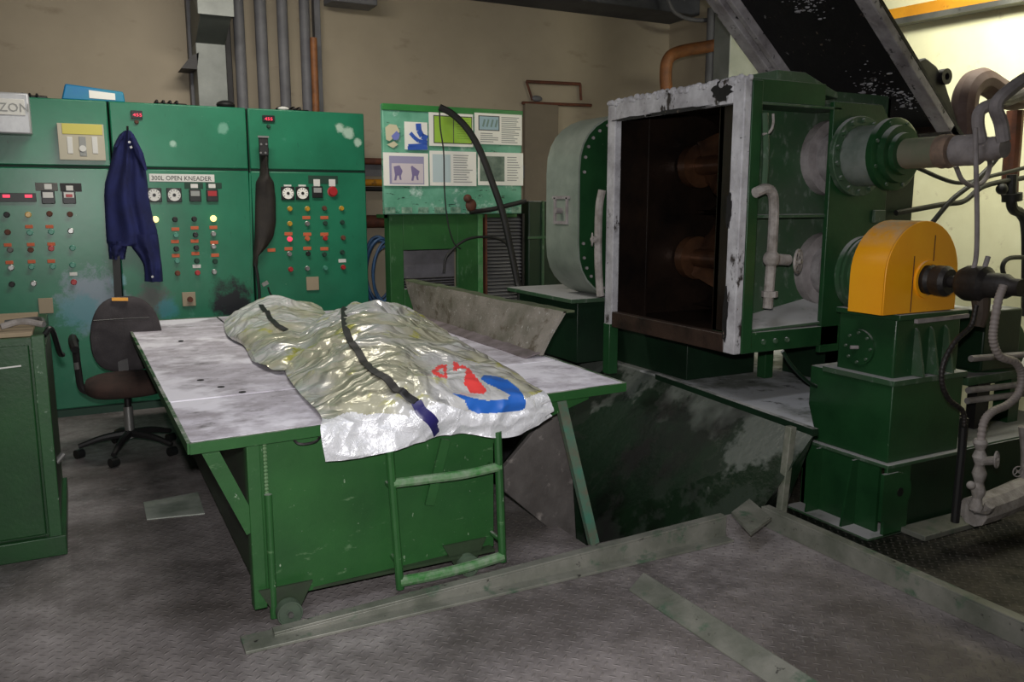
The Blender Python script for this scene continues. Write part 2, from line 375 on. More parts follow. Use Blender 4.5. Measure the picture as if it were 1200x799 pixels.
# ------------------------------------------------------------------ control cabinets
CY, CD = 6.79, .5
def cabinet(x0, x1, label):
    t_ = thing('control_cabinet', label, 'cabinet', ((x0+x1)/2, CY+CD/2, 0), 'green control cabinets in a row')
    zt, zs = 2.265, 1.80
    MB().box((x0+.004, CY+.02, 0), (x1-.004, CY+CD, zt)).build('body', M['cab_seam'], t_, bevel=.004)
    MB().box((x0+.008, CY, zs+.008), (x1-.008, CY+.03, zt)).build('upper_panel', M['cab_green'], t_, bevel=.008)
    MB().box((x0+.008, CY, .06), (x1-.008, CY+.03, zs-.008)).build('door', M['cab_green'], t_, bevel=.008)
    MB().box((x0+.008, CY+.006, 0), (x1-.008, CY+.03, .052)).build('plinth', M['cab_seam'], t_)
    return t_
c0 = cabinet(-.66, .285, 'left green control cabinet with silver box and yellow-topped recorder')
c1 = cabinet(.285, 1.245, 'middle green control cabinet with the jacket hung on it')
c2 = cabinet(1.245, 2.18, 'right green control cabinet with black sheath hung on it')
def cp(px, py): return P('y', CY, px, py)
def disc(par, name, px, py, r, m, depth=.02, label=None, sub=None):
    p = cp(px, py); o = MB().lathe(p, (0, -1, 0), [(0, 0), (0, r*1.2), (.006, r*1.2), (.008, r), (depth, r*.9), (depth, 0)], 14).build(name, m, par, label=label); return o
def plate(par, name, px0, py0, px1, py1, m, th=.006, label=None, yo=0):
    a = cp(px0, py0); b = cp(px1, py1)
    return MB().box((a.x, CY-th-yo, b.z), (b.x, CY-yo, a.z)).build(name, m, par, bevel=.002, label=label)
def gauge(par, px, py, m='white'):
    p = cp(px, py); s = .052
    o = MB().box((p.x-s, CY-.015, p.z-s), (p.x+s, CY, p.z+s)).build('gauge', M['black'], par, bevel=.004)
    MB().cyl((p.x, CY-.014, p.z), (p.x, CY-.02, p.z), .044, seg=24).build('dial', M[m], o)
    h = MB().cyl((p.x, CY-.019, p.z), (p.x, CY-.024, p.z), .012, seg=12)
    for k in range(-4, 5):
        a = k*.55; d = Vector((math.sin(a), 0, math.cos(a))); h.bar(Vector((p.x, CY-.021, p.z))+d*.03, Vector((p.x, CY-.021, p.z))+d*.04, .004, .002, (0, 1, 0))
    h.build('needle', M['black'], o)
def counter(par, px, py, m='white', face='paper_ink'):
    p = cp(px, py); s = .042
    o = MB().box((p.x-s, CY-.02, p.z-s*1.1), (p.x+s, CY, p.z+s*1.1)).build('timer', M['black'], par, bevel=.004)
    MB().box((p.x-s*.75, CY-.023, p.z-s*.1), (p.x+s*.75, CY-.018, p.z+s*.8)).build('timer_face', M[m], o)
    return o
def tagp(par, px, py, m='orange_tag', w_=9.5, h_=3.8):
    plate(par, 'name_tag', px-w_/2, py-h_/2, px+w_/2, py+h_/2, M[m], .004)
# left cabinet
plate(c0, 'display_bezel', -6, 226.5, 43, 237, M['black'], .02)
for px in (8, 34): plate(c0, 'red_display', px-5, 228.5, px+4, 232, M['lit_red'], .002, yo=.02, label='lit red digital display')
counter(c0, 56.5, 231.5); counter(c0, 81, 231.5, 'white')
plate(c0, 'red_display', 77, 228, 85, 231.5, M['red'], .003, yo=.023)
plate(c0, 'name_plate', 41, 214.5, 68, 224, M['steel_grey'], .004); plate(c0, 'name_plate', 70, 215, 96, 225, M['steel_dark'], .004)
plate(c0, 'paper_tag', 51.5, 216, 61, 222.5, M['white'], .004, yo=.004); plate(c0, 'paper_tag', 77, 218, 86, 224, M['white'], .004, yo=.004)
for px, py, m in [(8, 252, 'steel_dark'), (33, 252, 'lit_amber'), (58, 251, 'rust_pipe'), (82, 251.5, 'rust_pipe'), (9, 272.5, 'rust_pipe'), (35, 273, 'green_btn'), (60, 272, 'green_btn'), (83, 271, 'chrome'),
                  (12, 293, 'steel_grey'), (36, 293, 'rust_pipe'), (60, 291.5, 'red'), (85, 291, 'green_btn'), (13, 314, 'chrome'), (37, 313, 'green_btn'), (62, 312.5, 'green_btn'), (85, 311, 'green_btn'), (14, 333.5, 'steel_dark'), (39.5, 332.5, 'chrome'), (86.5, 331, 'red')]:
    disc(c0, 'push_button', px, py, .017, M[m], .028)
for px, py in [(34, 266), (58, 266), (9, 287.5), (36, 287), (60, 286.5), (11, 308), (37, 307), (60, 306.5)]: tagp(c0, px, py)
tagp(c0, 86, 321.5, 'white')
plate(c0, 'socket_plate', 44.5, 350, 63, 367, M['beige'], .012)
# recorder and silver box
pr = plate(c0, 'chart_recorder', 66.5, 145, 124, 189, flat('ivory_box', (186, 180, 160), .5), .05, 'pale recorder box with yellow top strip and three windows')
plate(pr, 'yellow_strip', 72, 145.5, 120, 159.5, M['print_yellow'] if 'print_yellow' in M else flat('yellow_strip', (206, 196, 96), .5), .004, yo=.05)
for px in (82, 111): plate(pr, 'window', px-4, 161, px+4, 181, M['white'], .004, yo=.05)
plate(pr, 'window', 92, 161, 102, 184, M['paper_ink'], .004, yo=.05)
pp = cp(97, 175); MB().cyl((pp.x, CY-.05, pp.z), (pp.x, CY-.06, pp.z), .022, seg=14).build('knob', M['white'], pr)
def front_plate(name, y_, px0, py0, px1, py1, m, par, th):
    a = P('y', y_, px0, py0); b = P('y', y_, px1, py1)
    return MB().box((a.x, y_, b.z), (b.x, y_+th, a.z)).build(name, m, par, bevel=.003)
a = P('y', 6.62, -16, 107); b = P('y', 6.62, 37.5, 158)
sb = thing('junction_box', 'silver-white box with a framed sign at the cabinet top left corner', 'box', ((a.x+b.x)/2, 6.7, b.z))
MB().box((a.x, 6.62, b.z), (b.x, 6.785, a.z)).build('box_body', worn('aluminium_box', (196, 198, 200), (170, 172, 176), .4, .3), sb, bevel=.012)
front_plate('sign_panel', 6.612, -10, 115, 30, 136, M['white'], sb, .008)
q = P('y', 6.61, -1, 130.5); text_mesh('ZON', .055, q, (1, 0, 0), (0, 0, 1), M['paper_ink'], sb, width=.17)
# middle cabinet
p0 = cp(175, 213.5)
sg = plate(c1, 'sign_strip', 174.5, 204, 251.5, 214, M['white'], .005, 'white sign strip reading 300L OPEN KNEADER')
text_mesh('300L OPEN KNEADER', .033, (cp(177.5, 210).x, CY-.0055, cp(200, 211.8).z), (1, 0, 0), (0, 0, 1), M['matte_black'], sg, width=.42)
gauge(c1, 180.5, 229); gauge(c1, 204, 229); counter(c1, 228.5, 229.5, 'paper_ink'); counter(c1, 248.5, 229.5, 'red')
plate(c1, 'name_plate', 216, 214.5, 238, 221.5, M['cab_seam'], .004); plate(c1, 'name_plate', 241, 214.5, 260, 221.5, M['cab_seam'], .004)
plate(c1, 'paper_tag', 223, 216, 232, 221, M['white'], .004, yo=.005); plate(c1, 'paper_tag', 244, 216, 252.5, 221, M['white'], .004, yo=.005)
for px, py, m in [(182, 257.5, 'lit_yellow'), (205, 257.5, 'steel_dark'), (227.5, 257, 'steel_dark'), (250, 256.5, 'lit_yellow'), (206, 276, 'green_btn'), (229, 275.5, 'black'), (250, 274.5, 'chrome'),
                  (206.5, 292, 'steel_dark'), (230, 290.5, 'black'), (250, 289.5, 'chrome'), (207.5, 306, 'green_btn'), (230.5, 306, 'cab_seam'), (252, 306.5, 'cab_seam'), (208, 320.5, 'rust_pipe'), (231.5, 320, 'red'), (251, 319, 'chrome')]:
    disc(c1, 'indicator_lamp' if m == 'lit_yellow' else 'push_button', px, py, .017 if m != 'lit_yellow' else .02, M[m], .026)
for px, py in [(205.5, 269), (228, 267.5), (250, 267), (205, 283.5), (228, 283), (251, 284.5), (206, 300), (229, 297.5), (252, 299.5)]: tagp(c1, px, py)
tagp(c1, 230.5, 312.5, 'white', 10)
o = plate(c1, 'rotary_switch', 213, 343, 229.5, 358.5, M['beige'], .014); disc(o, 'knob', 222.5, 351, .022, M['rust_pipe'], .04)
o = plate(c1, 'display', 153, 130, 167, 140, M['black'], .02); text_mesh('455', .022, (cp(155.5, 137).x, CY-.021, cp(155, 137).z), (1, 0, 0), (0, 0, 1), M['lit_red'], o, 'digits', width=.06)
disc(c1, 'push_button', 160, 143.5, .013, M['rust_pipe'], .02)
# right cabinet
gauge(c2, 337, 227, 'paper'); gauge(c2, 354, 227, 'paper')
counter(c2, 371.5, 225.5, 'paper_ink'); disc(c2, 'push_button', 389.5, 225, .035, M['red'], .03, 'large red push button')
for px in (337, 354): tagp(c2, px, 218, 'white', 9, 2.2)
plate(c2, 'name_plate', 361, 206, 396, 216, M['cab_seam'], .003)
for a_ in (367, 385): plate(c2, 'paper_tag', a_, 210.5, a_+8, 219, M['white'], .004, yo=.004)
for px, py, m in [(339.5, 245, 'lit_amber'), (360, 245, 'lit_amber'), (380, 244.5, 'rust_pipe'), (400, 244.5, 'lit_amber'), (339.5, 262.5, 'lit_amber'), (360, 262.5, 'chrome'), (381, 262, 'cab_seam'), (401, 261, 'cab_seam'),
                  (339.5, 280.5, 'lit_red'), (360, 280, 'orange_tag'), (381, 279.5, 'red'), (402, 279, 'rust_pipe'), (339, 298, 'chrome'), (361, 297.5, 'black'), (380, 298.5, 'cab_seam'), (401, 296, 'cab_seam'),
                  (340.5, 316, 'red'), (360, 315, 'chrome'), (381, 314.5, 'green_btn'), (402, 313.5, 'red')]:
    disc(c2, 'push_button', px, py, .017 if m != 'lit_yellow' else .02, M[m], .026)
for px, py in [(359, 255.5), (380, 255.5), (338, 274.5), (360, 275), (380, 275), (318, 293.5), (338, 292), (360, 291.5), (380, 292)]: tagp(c2, px, py)
tagp(c2, 401, 306, 'white', 9)
plate(c2, 'socket_plate', 358.5, 325, 373.5, 340, M['beige'], .014)
o = plate(c2, 'display', 307, 135.5, 321.5, 143.5, M['black'], .02); text_mesh('455', .022, (cp(309.5, 141).x, CY-.021, cp(309, 141.5).z), (1, 0, 0), (0, 0, 1), M['lit_red'], o, 'digits', width=.06)
disc(c2, 'push_button', 314.5, 148.5, .013, M['cab_seam'], .02)
MB().bar(cp(289.5, 203)+Vector((.02, -.006, 0)), cp(293, 345)+Vector((.02, -.006, 0)), .012, .012).build('door_edge_strip', M['cab_green'], c2)
# paint wear and soot: smudge patches modelled as thin films
def smudge(par, pts, m, name, th=.0015, seed=0):
    cx = sum(p[0] for p in pts)/len(pts); cy = sum(p[1] for p in pts)/len(pts); out = []
    n = len(pts); random.seed(seed)
    for i in range(n):
        a_, b_ = pts[i], pts[(i+1) % n]
        for k in range(6):
            t_ = k/6; x = a_[0]+(b_[0]-a_[0])*t_; y_ = a_[1]+(b_[1]-a_[1])*t_; r = 1+random.uniform(-.1, .12)
            out.append(cp(cx+(x-cx)*r, cy+(y_-cy)*r))
    return MB().prism([(p.x, CY-th, p.z) for p in out], (0, th, 0)).build(name, m, par, smooth=0)
# things on top of the cabinets
ztop = 2.266
a = P('y', 6.95, 72, 117); b = P('y', 6.95, 146, 120)
bb = thing('blue_case', 'flat blue case lying on top of the left control cabinet', 'case', ((a.x+b.x)/2, 6.95, ztop))
MB().prism([(a.x, 6.85, ztop), (b.x, 6.85, ztop), (b.x-.01, 6.85, ztop+.075), (a.x+.03, 6.85, ztop+.11)], (0, .28, 0)).build('case_body', worn('cyan_blue_plastic', (30, 120, 176), (34, 140, 160), .4), bb, bevel=.01)
q1 = P('y', 6.848, 104, 106); q2 = P('y', 6.848, 135, 114)
MB().prism([(q1.x, 6.846, q1.z-.055), (q2.x, 6.846, q1.z-.06), (q2.x, 6.846, q1.z-.015), (q1.x, 6.846, q1.z)], (0, .004, 0)).build('sticker', M['paper'], bb)
def dark_vent(px0, px1, y_, h, label):
    a = P('y', y_, px0, 118); b = P('y', y_, px1, 118)
    t_ = thing('fan_guard', label, 'vent', ((a.x+b.x)/2, y_+.1, ztop), 'black fan guards on the cabinet tops')
    m = MB(); m.box((a.x, y_, ztop), (b.x, y_+.22, ztop+h*.6)).build('guard_base', M['black'], t_, bevel=.01)
    for k in range(4):
        x = a.x+(b.x-a.x)*(k+.5)/5; h = .045
        MB().tube([(x, y_-.01, ztop+h*.5), (x, y_+.02, ztop+h), (x, y_+.2, ztop+h)], .008, 6).build('guard_wire', M['steel_dark'], t_)
dark_vent(14, 56, 7.0, .06, 'black fan guard behind the silver box on the cabinet top')
dark_vent(180, 219, 7.0, .05, 'black fan guard on the middle cabinet, left of the grey duct')
dark_vent(326, 362, 7.0, .05, 'black fan guard on the right cabinet below the conduits')
tag(MB().sphere((P('y', 7.05, 263, 122).x, 7.0, ztop+.035), .07, (1, 1, .5)).build('rag', M['rubber']), 'small crumpled black rag on the cabinet beside the duct', 'rag')
tag(MB().sphere((P('y', 6.9, 332, 124).x, 6.9, ztop+.018), .035, (1.3, 1, .5)).build('white_lump', M['white']), 'small white wad on top of the right cabinet', 'rag')

# jacket hanging on a hook of the middle cabinet
jk = thing('jacket', 'navy blue work jacket hanging from the green control cabinet', 'jacket', (cp(155, 240).x, 6.7, 1.0))
def outline_sheet(rows, y_, amp, nv=14, folds=7, seed=0, fr=3.):
    # rows: (py, pxl, pxr) ; front bulges toward camera
    def fn(u, v):
        k = u*(len(rows)-1); i = min(int(k), len(rows)-2); f = k-i; r = [rows[i][n]*(1-f)+rows[i+1][n]*f for n in range(3)]
        x = r[1]+(r[2]-r[1])*v; p = P('y', y_, x, r[0]); d = math.sin(math.pi*v)**.6*amp
        d *= .75+.25*math.sin(v*folds*2+u*fr+noise.noise(Vector((u*3, v*2, seed)))*3)
        return Vector((p.x, y_-d, p.z))
    return fn
body_rows = [(154, 145, 153), (158, 140, 157), (165, 136, 160), (172, 133, 164), (185, 131, 167), (200, 127, 171), (215, 123, 173), (230, 122, 174), (250, 123, 178), (270, 124, 184), (285, 125, 186), (288, 127, 187)]
MB().slab(outline_sheet(body_rows, 6.77, .10, seed=1), 44, 22, (0, .012, 0)).build('jacket_body', M['fabric_navy'], jk, smooth=60)
MB().slab(outline_sheet([(283, 126, 150), (295, 127, 148), (304, 128, 146.5)], 6.76, .08, seed=2), 12, 12, (0, .012, 0)).build('sleeve', M['fabric_navy'], jk, smooth=60)
MB().slab(outline_sheet([(275, 150, 185), (290, 154, 187), (300, 162, 188), (310, 168, 189.5), (320, 169.5, 190.5), (330, 169.5, 191)], 6.75, .08, seed=3), 16, 14, (0, .012, 0)).build('sleeve', M['fabric_navy'], jk, smooth=60)
MB().slab(outline_sheet([(160, 140, 146), (165, 137, 142), (173, 133.5, 137)], 6.70, .02, seed=4), 6, 6, (0, .01, 0)).build('collar', M['fabric_navy'], jk, smooth=60)
MB().slab(outline_sheet([(162, 152, 159), (180, 158, 168), (200, 168, 173)], 6.68, .02, seed=4), 8, 6, (0, .01, 0)).build('collar', M['fabric_navy'], jk, smooth=60)
for px, py in ((151.5, 167), (153.5, 173), (178.5, 324.5)):
    p = P('y', 6.66, px, py); MB().cyl(p, p-Vector((0, .008, 0)), .009, seg=10).build('button', M['chrome'], jk)
p = cp(149, 154); MB().tube([p, p-Vector((0, .05, 0)), p+Vector((0, -.06, .03))], .008, 6).build('hook', M['steel_dark'], jk)
# black strap going down from the jacket to the chair
pt0, pt1 = P('y', 6.72, 136, 300), P('y', 6.72, 138.5, 349)
tag(MB().bar(pt0, pt1, .05, .012, (0, 1, 0)).build('strap', M['rubber']), 'black strap hanging below the navy jacket behind the chair', 'strap')

# black sheath
sh = thing('sheath', 'long black tapering leather sheath hanging on the right control cabinet', 'sheath', (cp(308, 240).x, 6.72, 1.0))
srows = [(174, 303.5, 315), (195, 305, 314.5), (206, 304.5, 316), (214, 300, 321), (232, 299.5, 323), (260, 299, 323.5), (278, 298.5, 320.5), (290, 298, 313), (300, 296.5, 303), (312, 296, 302)]
MB().slab(outline_sheet(srows, 6.77, .07, seed=9, folds=1.5), 40, 12, (0, .012, 0)).build('sheath_body', M['fabric_black'], sh, smooth=60)
MB().tube([P('y', 6.74, 299, 308), P('y', 6.74, 302, 325), P('y', 6.74, 304, 345), P('y', 6.74, 303, 362)], .012, 8).build('tail_cord', M['rubber'], sh)
MB().tube([P('y', 6.74, 314, 337), P('y', 6.74, 318, 346), P('y', 6.74, 330, 352)], .007, 6).build('tail_cord', M['rubber'], sh)
a = P('y', 6.7, 303, 160); b = P('y', 6.7, 315, 183)
MB().box((a.x, 6.695, b.z), (b.x, 6.715, a.z)).build('top_patch', M['rubber'], sh, bevel=.006)
for px, py in ((306, 169.5), (312, 169.5), (305.5, 179.5), (311, 179.5)):
    p = P('y', 6.694, px, py); MB().cyl(p, p-Vector((0, .006, 0)), .008, seg=10).build('rivet', M['chrome'], sh)
MB().bar(P('y', 6.69, 302, 160.5), P('y', 6.69, 315, 161), .014, .01, (0, 1, 0)).build('buckle', M['chrome'], sh)
MB().bar(P('y', 6.7, 307.5, 334.5), P('y', 6.7, 314, 331), .03, .02, (0, 1, 0)).build('clip', M['chrome'], sh)

# ------------------------------------------------------------------ behind cabinets: duct, conduits
DY = 7.35
dt = thing('ventilation_duct', 'square grey duct rising behind the middle control cabinet', 'duct', (P('y', DY, 248, 120).x, DY, 1.9))
a = P('y', DY, 229, 50); b = P('y', DY, 264, 50)
MB().box((a.x, DY, 1.9), (b.x, DY+.3, a.z)).build('duct_riser', M['duct'], dt, bevel=.005)
c_ = P('y', DY-.35, 246, 20); d_ = P('y', DY-.35, 275, 20)
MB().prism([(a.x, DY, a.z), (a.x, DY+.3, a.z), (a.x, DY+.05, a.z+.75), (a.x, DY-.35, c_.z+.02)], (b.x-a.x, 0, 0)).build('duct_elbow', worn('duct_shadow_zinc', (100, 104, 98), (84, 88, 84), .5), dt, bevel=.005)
MB().prism([(a.x-.02, DY-.36, c_.z+.01), (b.x+.02, DY-.36, c_.z+.01), (b.x+.02, DY-.36, c_.z+.5), (a.x-.02, DY-.36, c_.z+.5)], (0, .35, .25)).build('duct_head', M['duct'], dt, bevel=.005)
p = P('y', 7.6, 217, 80)
tag(MB().prism([p+Vector((-.06, 0, -.04)), p+Vector((.06, 0, -.04)), p+Vector((.08, 0, .09)), p+Vector((.02, 0, .06))], (0, -.25, 0)).build('wall_bracket', M['steel_dark']), 'dark steel bracket on the wall left of the grey duct', 'bracket')
gi = 0
for pxl, pxr, m, lab, r in [(276, 289, 'conduit', 'thick grey conduit just right of the square duct', 0), (301, 315, 'conduit', 'second thick grey conduit from the square duct', 0), (327, 339.5, 'conduit', 'third grey conduit from the square duct', 0),
                         (353, 365, 'conduit', 'fourth grey conduit, beside the thin orange pipe', 0)]:
    a = P('y', 7.5, pxl, 80); b = P('y', 7.5, pxr, 80)
    tag(MB().cyl(((a.x+b.x)/2, 7.5, 0), ((a.x+b.x)/2, 7.5, 3.47), (b.x-a.x)/2, seg=20).build('conduit', M[m]), lab, 'pipe', 'vertical conduits behind the control cabinets')
a = P('y', 7.45, 363, 90); b = P('y', 7.45, 371, 46)
tag(MB().cyl(((a.x+b.x)/2, 7.42, 0), ((a.x+b.x)/2, 7.42, b.z), .03, seg=14).build('thin_pipe', M['orange_pipe']), 'thin orange-brown pipe between the fourth conduit and the grey channel', 'pipe')
a = P('y', 7.6, 371, 90); b = P('y', 7.6, 378, 90)
tag(MB().box((a.x, 7.6, 1.6), (b.x, 7.69, 3.47)).build('cable_channel', M['conduit'], bevel=.004), 'grey rectangular cable channel right of the orange pipe', 'channel')
a = P('y', 7.6, 266, 90); b = P('y', 7.6, 273, 90)
tag(MB().box((a.x, 7.6, 1.6), (b.x, 7.69, 3.47)).build('cable_channel', M['steel_dark'], bevel=.004), 'narrow dark cable channel touching the duct right side', 'channel')
a = P('y', 7.65, 222, 90); b = P('y', 7.65, 229, 90)
tag(MB().box((a.x, 7.6, 1.6), (b.x, 7.69, 3.47)).build('cable_channel', M['conduit'], bevel=.004), 'grey channel left behind the square duct', 'channel')
tag(MB().box((P('y', 7.6, 379, 5).x, 7.35, P('y', 7.6, 379, 8).z), (P('y', 7.6, 432, 5).x, 7.6, 3.47)).build('cable_tray', M['conduit'], bevel=.01), 'grey tray end under the beam right of the conduits', 'tray')
# horizontal wall pipes
for py, r, m, lab in [(189.5, .03, 'rust_pipe', 'brown wall pipe running behind the poster board, uppermost'), (214.5, .032, 'yellow_old', 'yellow wall pipe behind the poster board'), (222, .02, 'rubber', 'thin dark wall pipe just under the yellow one'), (260, .06, 'rust_pipe', 'thick rust-red wall pipe left of the poster board')]:
    y_ = 7.6; a = P('y', y_, 438, py); x1_ = 3.9 if py < 250 else 2.9
    tag(MB().cyl((1.5, y_, a.z), (x1_, y_, a.z), r, seg=14).build('wall_pipe', M[m]), lab, 'pipe', 'horizontal pipes on the back wall')
a = P('y', 7.69, 438, 198); MB().box((1.5, 7.66, a.z-.07), (4.2, 7.7, a.z+.06)).build('trim_4', M['conduit'], kind='structure')
a = P('y', 7.69, 613, 122); b = P('y', 7.69, 680, 97)
MB().box((a.x, 7.64, .5), (P('y', 7.69, 652, 100).x, 7.7, a.z)).build('trim_5', worn('wall_panel', (128, 118, 102), (118, 108, 94), .9), kind='structure', bevel=.005)
wp = [P('y', 7.66, *q) for q in ((613, 122), (624, 118), (617, 96), (680, 99), (681, 118), (690, 122))]
tag(MB().tube([wp[1], wp[2]], .012, 6, 1).tube([wp[2], wp[3]], .016, 6, 1).tube([wp[3], wp[4]], .014, 6, 1).tube([P('y', 7.66, 612, 121), P('y', 7.66, 693, 124)], .016, 6, 1).build('wall_frame', M['rust_pipe']), 'thin brown metal frame fixed to the back wall above the drum cover', 'frame')
tag(MB().sphere(P('y', 7.66, 629, 116), .05, (1.3, .5, .6)).build('wall_lamp_base', M['conduit']), 'small dusty grey fitting on the wall left inside the brown frame', 'fitting')

# ------------------------------------------------------------------ control desk with poster board
BY = 6.5
a = P('y', BY, 447, 125); b = P('y', BY, 613, 251)
bx0, bx1, bz0, bz1 = P('y', BY, 449.5, 200).x, P('y', BY, 611.5, 200).x, b.z, P('y', BY, 530, 126).z
dk = thing('hydraulic_cabinet', 'green steel cabinet with an open window below the poster board', 'cabinet', ((bx0+bx1)/2, BY+.35, 0))
m_tur = worn('turquoise_board', (122, 186, 160), (84, 150, 122), .35, var=4, chips=[(16, .60, .64, (20, 44, 36), (.5, 1, 1.6)), (9, .56, .66, (186, 214, 204), (1, 1, 1))])
bd = thing('poster_board', 'turquoise backboard box with posters, standing on the green cabinet', 'board', ((bx0+bx1)/2, BY+.1, bz0))
MB().box((bx0, BY, bz0+.002), (bx1, BY+.05, bz1)).build('board_body', m_tur, bd, bevel=.008)
MB().box((bx0-.004, BY-.012, bz1-.05), (bx1+.004, BY+.01, bz1)).build('top_rim', worn('board_rim', (60, 140, 70), (50, 120, 62), .4), bd, bevel=.004)
for k in range(9):
    x = bx0+.05+k*(bx1-bx0-.1)/8
    MB().box((x-.05, BY-.008, bz0+.01), (x+.04, BY+.01, bz0+.06)).build('rim_tab', worn('tab_chip', (150, 180, 160), (60, 110, 90), .6, var=20) if k == 0 else bpy.data.materials['tab_chip'], bd)
dx0 = P('y', BY+.05, 457, 300).x; dx1 = P('y', BY+.05, 566, 300).x
wx0 = P('y', BY+.05, 473, 300).x; wx1 = P('y', BY+.05, 536, 300).x; wz1 = P('y', BY+.05, 500, 293).z; wz0 = P('y', BY+.05, 500, 338).z
dm = worn('desk_green', (46, 98, 50), (36, 82, 42), .4, chips=[(12, .62, .7, (80, 116, 84), (1, 1, .4)), (50, .7, .73, (150, 160, 150), (1, 1, 1))], dust=(DUST, .4, .05))
m = MB(); yy = BY+.05
m.box((dx0, yy, 0), (wx0, yy+.04, bz0)); m.box((wx1, yy, 0), (dx1, yy+.04, bz0)); m.box((wx0, yy, wz1), (wx1, yy+.04, bz0)); m.box((wx0, yy, 0), (wx1, yy+.04, wz0))
m.build('front_frame', dm, dk, bevel=.004)
MB().box((wx0-.05, yy+.3, 0), (wx1+.1, yy+.32, bz0-.02)).build('inner_panel', worn('inner_grey', (134, 132, 138), (110, 108, 112), .7, var=6), dk)
MB().box((dx0, yy+.04, 0), (dx0+.03, yy+.12, bz0)).build('side_panel', dm, dk)
MB().box((dx0, yy+.04, bz0-.03), (bx1, yy+.32, bz0)).build('roof', dm, dk)
MB().box((dx1-.05, yy-.012, .3), (dx1-.005, yy+.05, bz0)).build('corner_post', worn('post_chipped', (60, 128, 70), (110, 150, 110), .4, var=14), dk, bevel=.004)
for k in range(4): MB().cyl((wx0, yy+.08, wz0+.01+k*.022), (wx1, yy+.08, wz0+.01+k*.022), .006, seg=6).build('rod', M['steel_dark'], dk)
# louvred side to the right
gx0 = P('y', BY+.1, 570, 300).x; gx1 = P('y', BY+.1, 611, 300).x
MB().box((gx0, yy+.08, .2), (gx1, yy+.1, bz0-.02)).build('grille_back', M['steel_dark'], dk)
gm = worn('grille_grey', (118, 118, 120), (90, 90, 92), .6)
for k in range(26):
    z = .62+k*.031
    MB().prism([(gx0, yy+.05, z), (gx0, yy+.08, z+.022), (gx0, yy+.084, z+.022), (gx0, yy+.054, z)], (gx1-gx0, 0, 0)).build('louvre', gm, dk, smooth=0)
MB().box((gx0-.02, yy+.03, .2), (gx0, yy+.1, bz0)).build('grille_frame', M['rust_pipe'], dk)
MB().box((gx1, yy+.03, .2), (gx1+.02, yy+.1, bz0)).build('grille_frame', M['steel_dark'], dk)
# posters
def poster(px0, py0, px1, py1, label, off=.004):
    a = P('y', BY, px0, py0); b = P('y', BY, px1, py1); y_ = BY-off-.012
    o = thing('poster', label, 'poster', ((a.x+b.x)/2, y_, b.z), 'printed sheets on the turquoise board')
    MB().box((a.x, y_, b.z), (b.x, y_+.003, a.z)).build('sheet', M['paper'], o, smooth=0)
    W, H = b.x-a.x, a.z-b.z
    cnt = [0]
    def q(name, u0, v0, u1, v1, m, lab=None):
        cnt[0] += 1
        return MB().box((a.x+u0*W, y_-.0012*min(cnt[0], 2), a.z-v1*H), (a.x+u1*W, y_+.001, a.z-v0*H)).build(name, m, o, smooth=0, label=lab)
    def lines(u0, v0, u1, v1, n, seed=1):
        random.seed(seed); m = MB()
        for k in range(n):
            z = a.z-H*(v0+(v1-v0)*(k+.5)/n); e = u1-(u1-u0)*random.uniform(0, .35)
            m.box((a.x+u0*W, y_-.0024, z-.003), (a.x+e*W, y_-.0005, z+.003))
        ob = m.build('text_lines', M['paper_ink'], o, smooth=0); return ob
    return q, lines, o, (a, b, W, H, y_)
gry = flat('photo_grey', (120, 146, 140), .4); lav = flat('lavender_print', (158, 154, 186), .4)
q, ln, o, g_ = poster(501.5, 132, 553.5, 173, 'poster with a bright lime green double page, upper row')
lime = worn('lime_print', (166, 206, 70), (150, 196, 80), .4, var=6)
q('frame_line', .1, .08, .98, .92, M['steel_grey']); q('green_page', .12, .11, .54, .89, lime); q('green_page', .56, .11, .96, .89, lime)
m = MB(); a_, b_, W, H, y_ = g_
for k in range(9): m.box((a_.x+W*.62, y_-.003, a_.z-H*(.18+k*.07)-.003), (a_.x+W*.9, y_-.0014, a_.z-H*(.18+k*.07)))
m.build('text_lines', flat('olive_ink', (110, 150, 50), .6), o, smooth=0)
q, ln, o, g_ = poster(555, 132.5, 610.5, 171, 'poster with four small figures in a framed picture, upper row right')
q('picture_frame', .08, .08, .52, .56, M['steel_grey']); q('picture', .1, .11, .5, .53, flat('pale_blue_print', (160, 188, 200), .4))
a_, b_, W, H, y_ = g_
for u in (.19, .27, .36, .45): MB().bar((a_.x+W*(u-.02), y_-.003, a_.z-H*.44), (a_.x+W*(u+.02), y_-.003, a_.z-H*.2), .016, .002, (0, 1, 0)).build('printed_figure', gry, o)
ln(.12, .62, .5, .95, 5, 2); ln(.56, .08, .97, .95, 14, 3)
q, ln, o, g_ = poster(448, 179, 501.5, 218.5, 'poster with two purple figures, lower row left')
q('picture_frame', .13, .1, .9, .95, lav); q('picture', .18, .32, .88, .92, flat('pale_pink_print', (214, 204, 210), .4))
a_, b_, W, H, y_ = g_
pur = flat('purple_print', (128, 116, 160), .5)
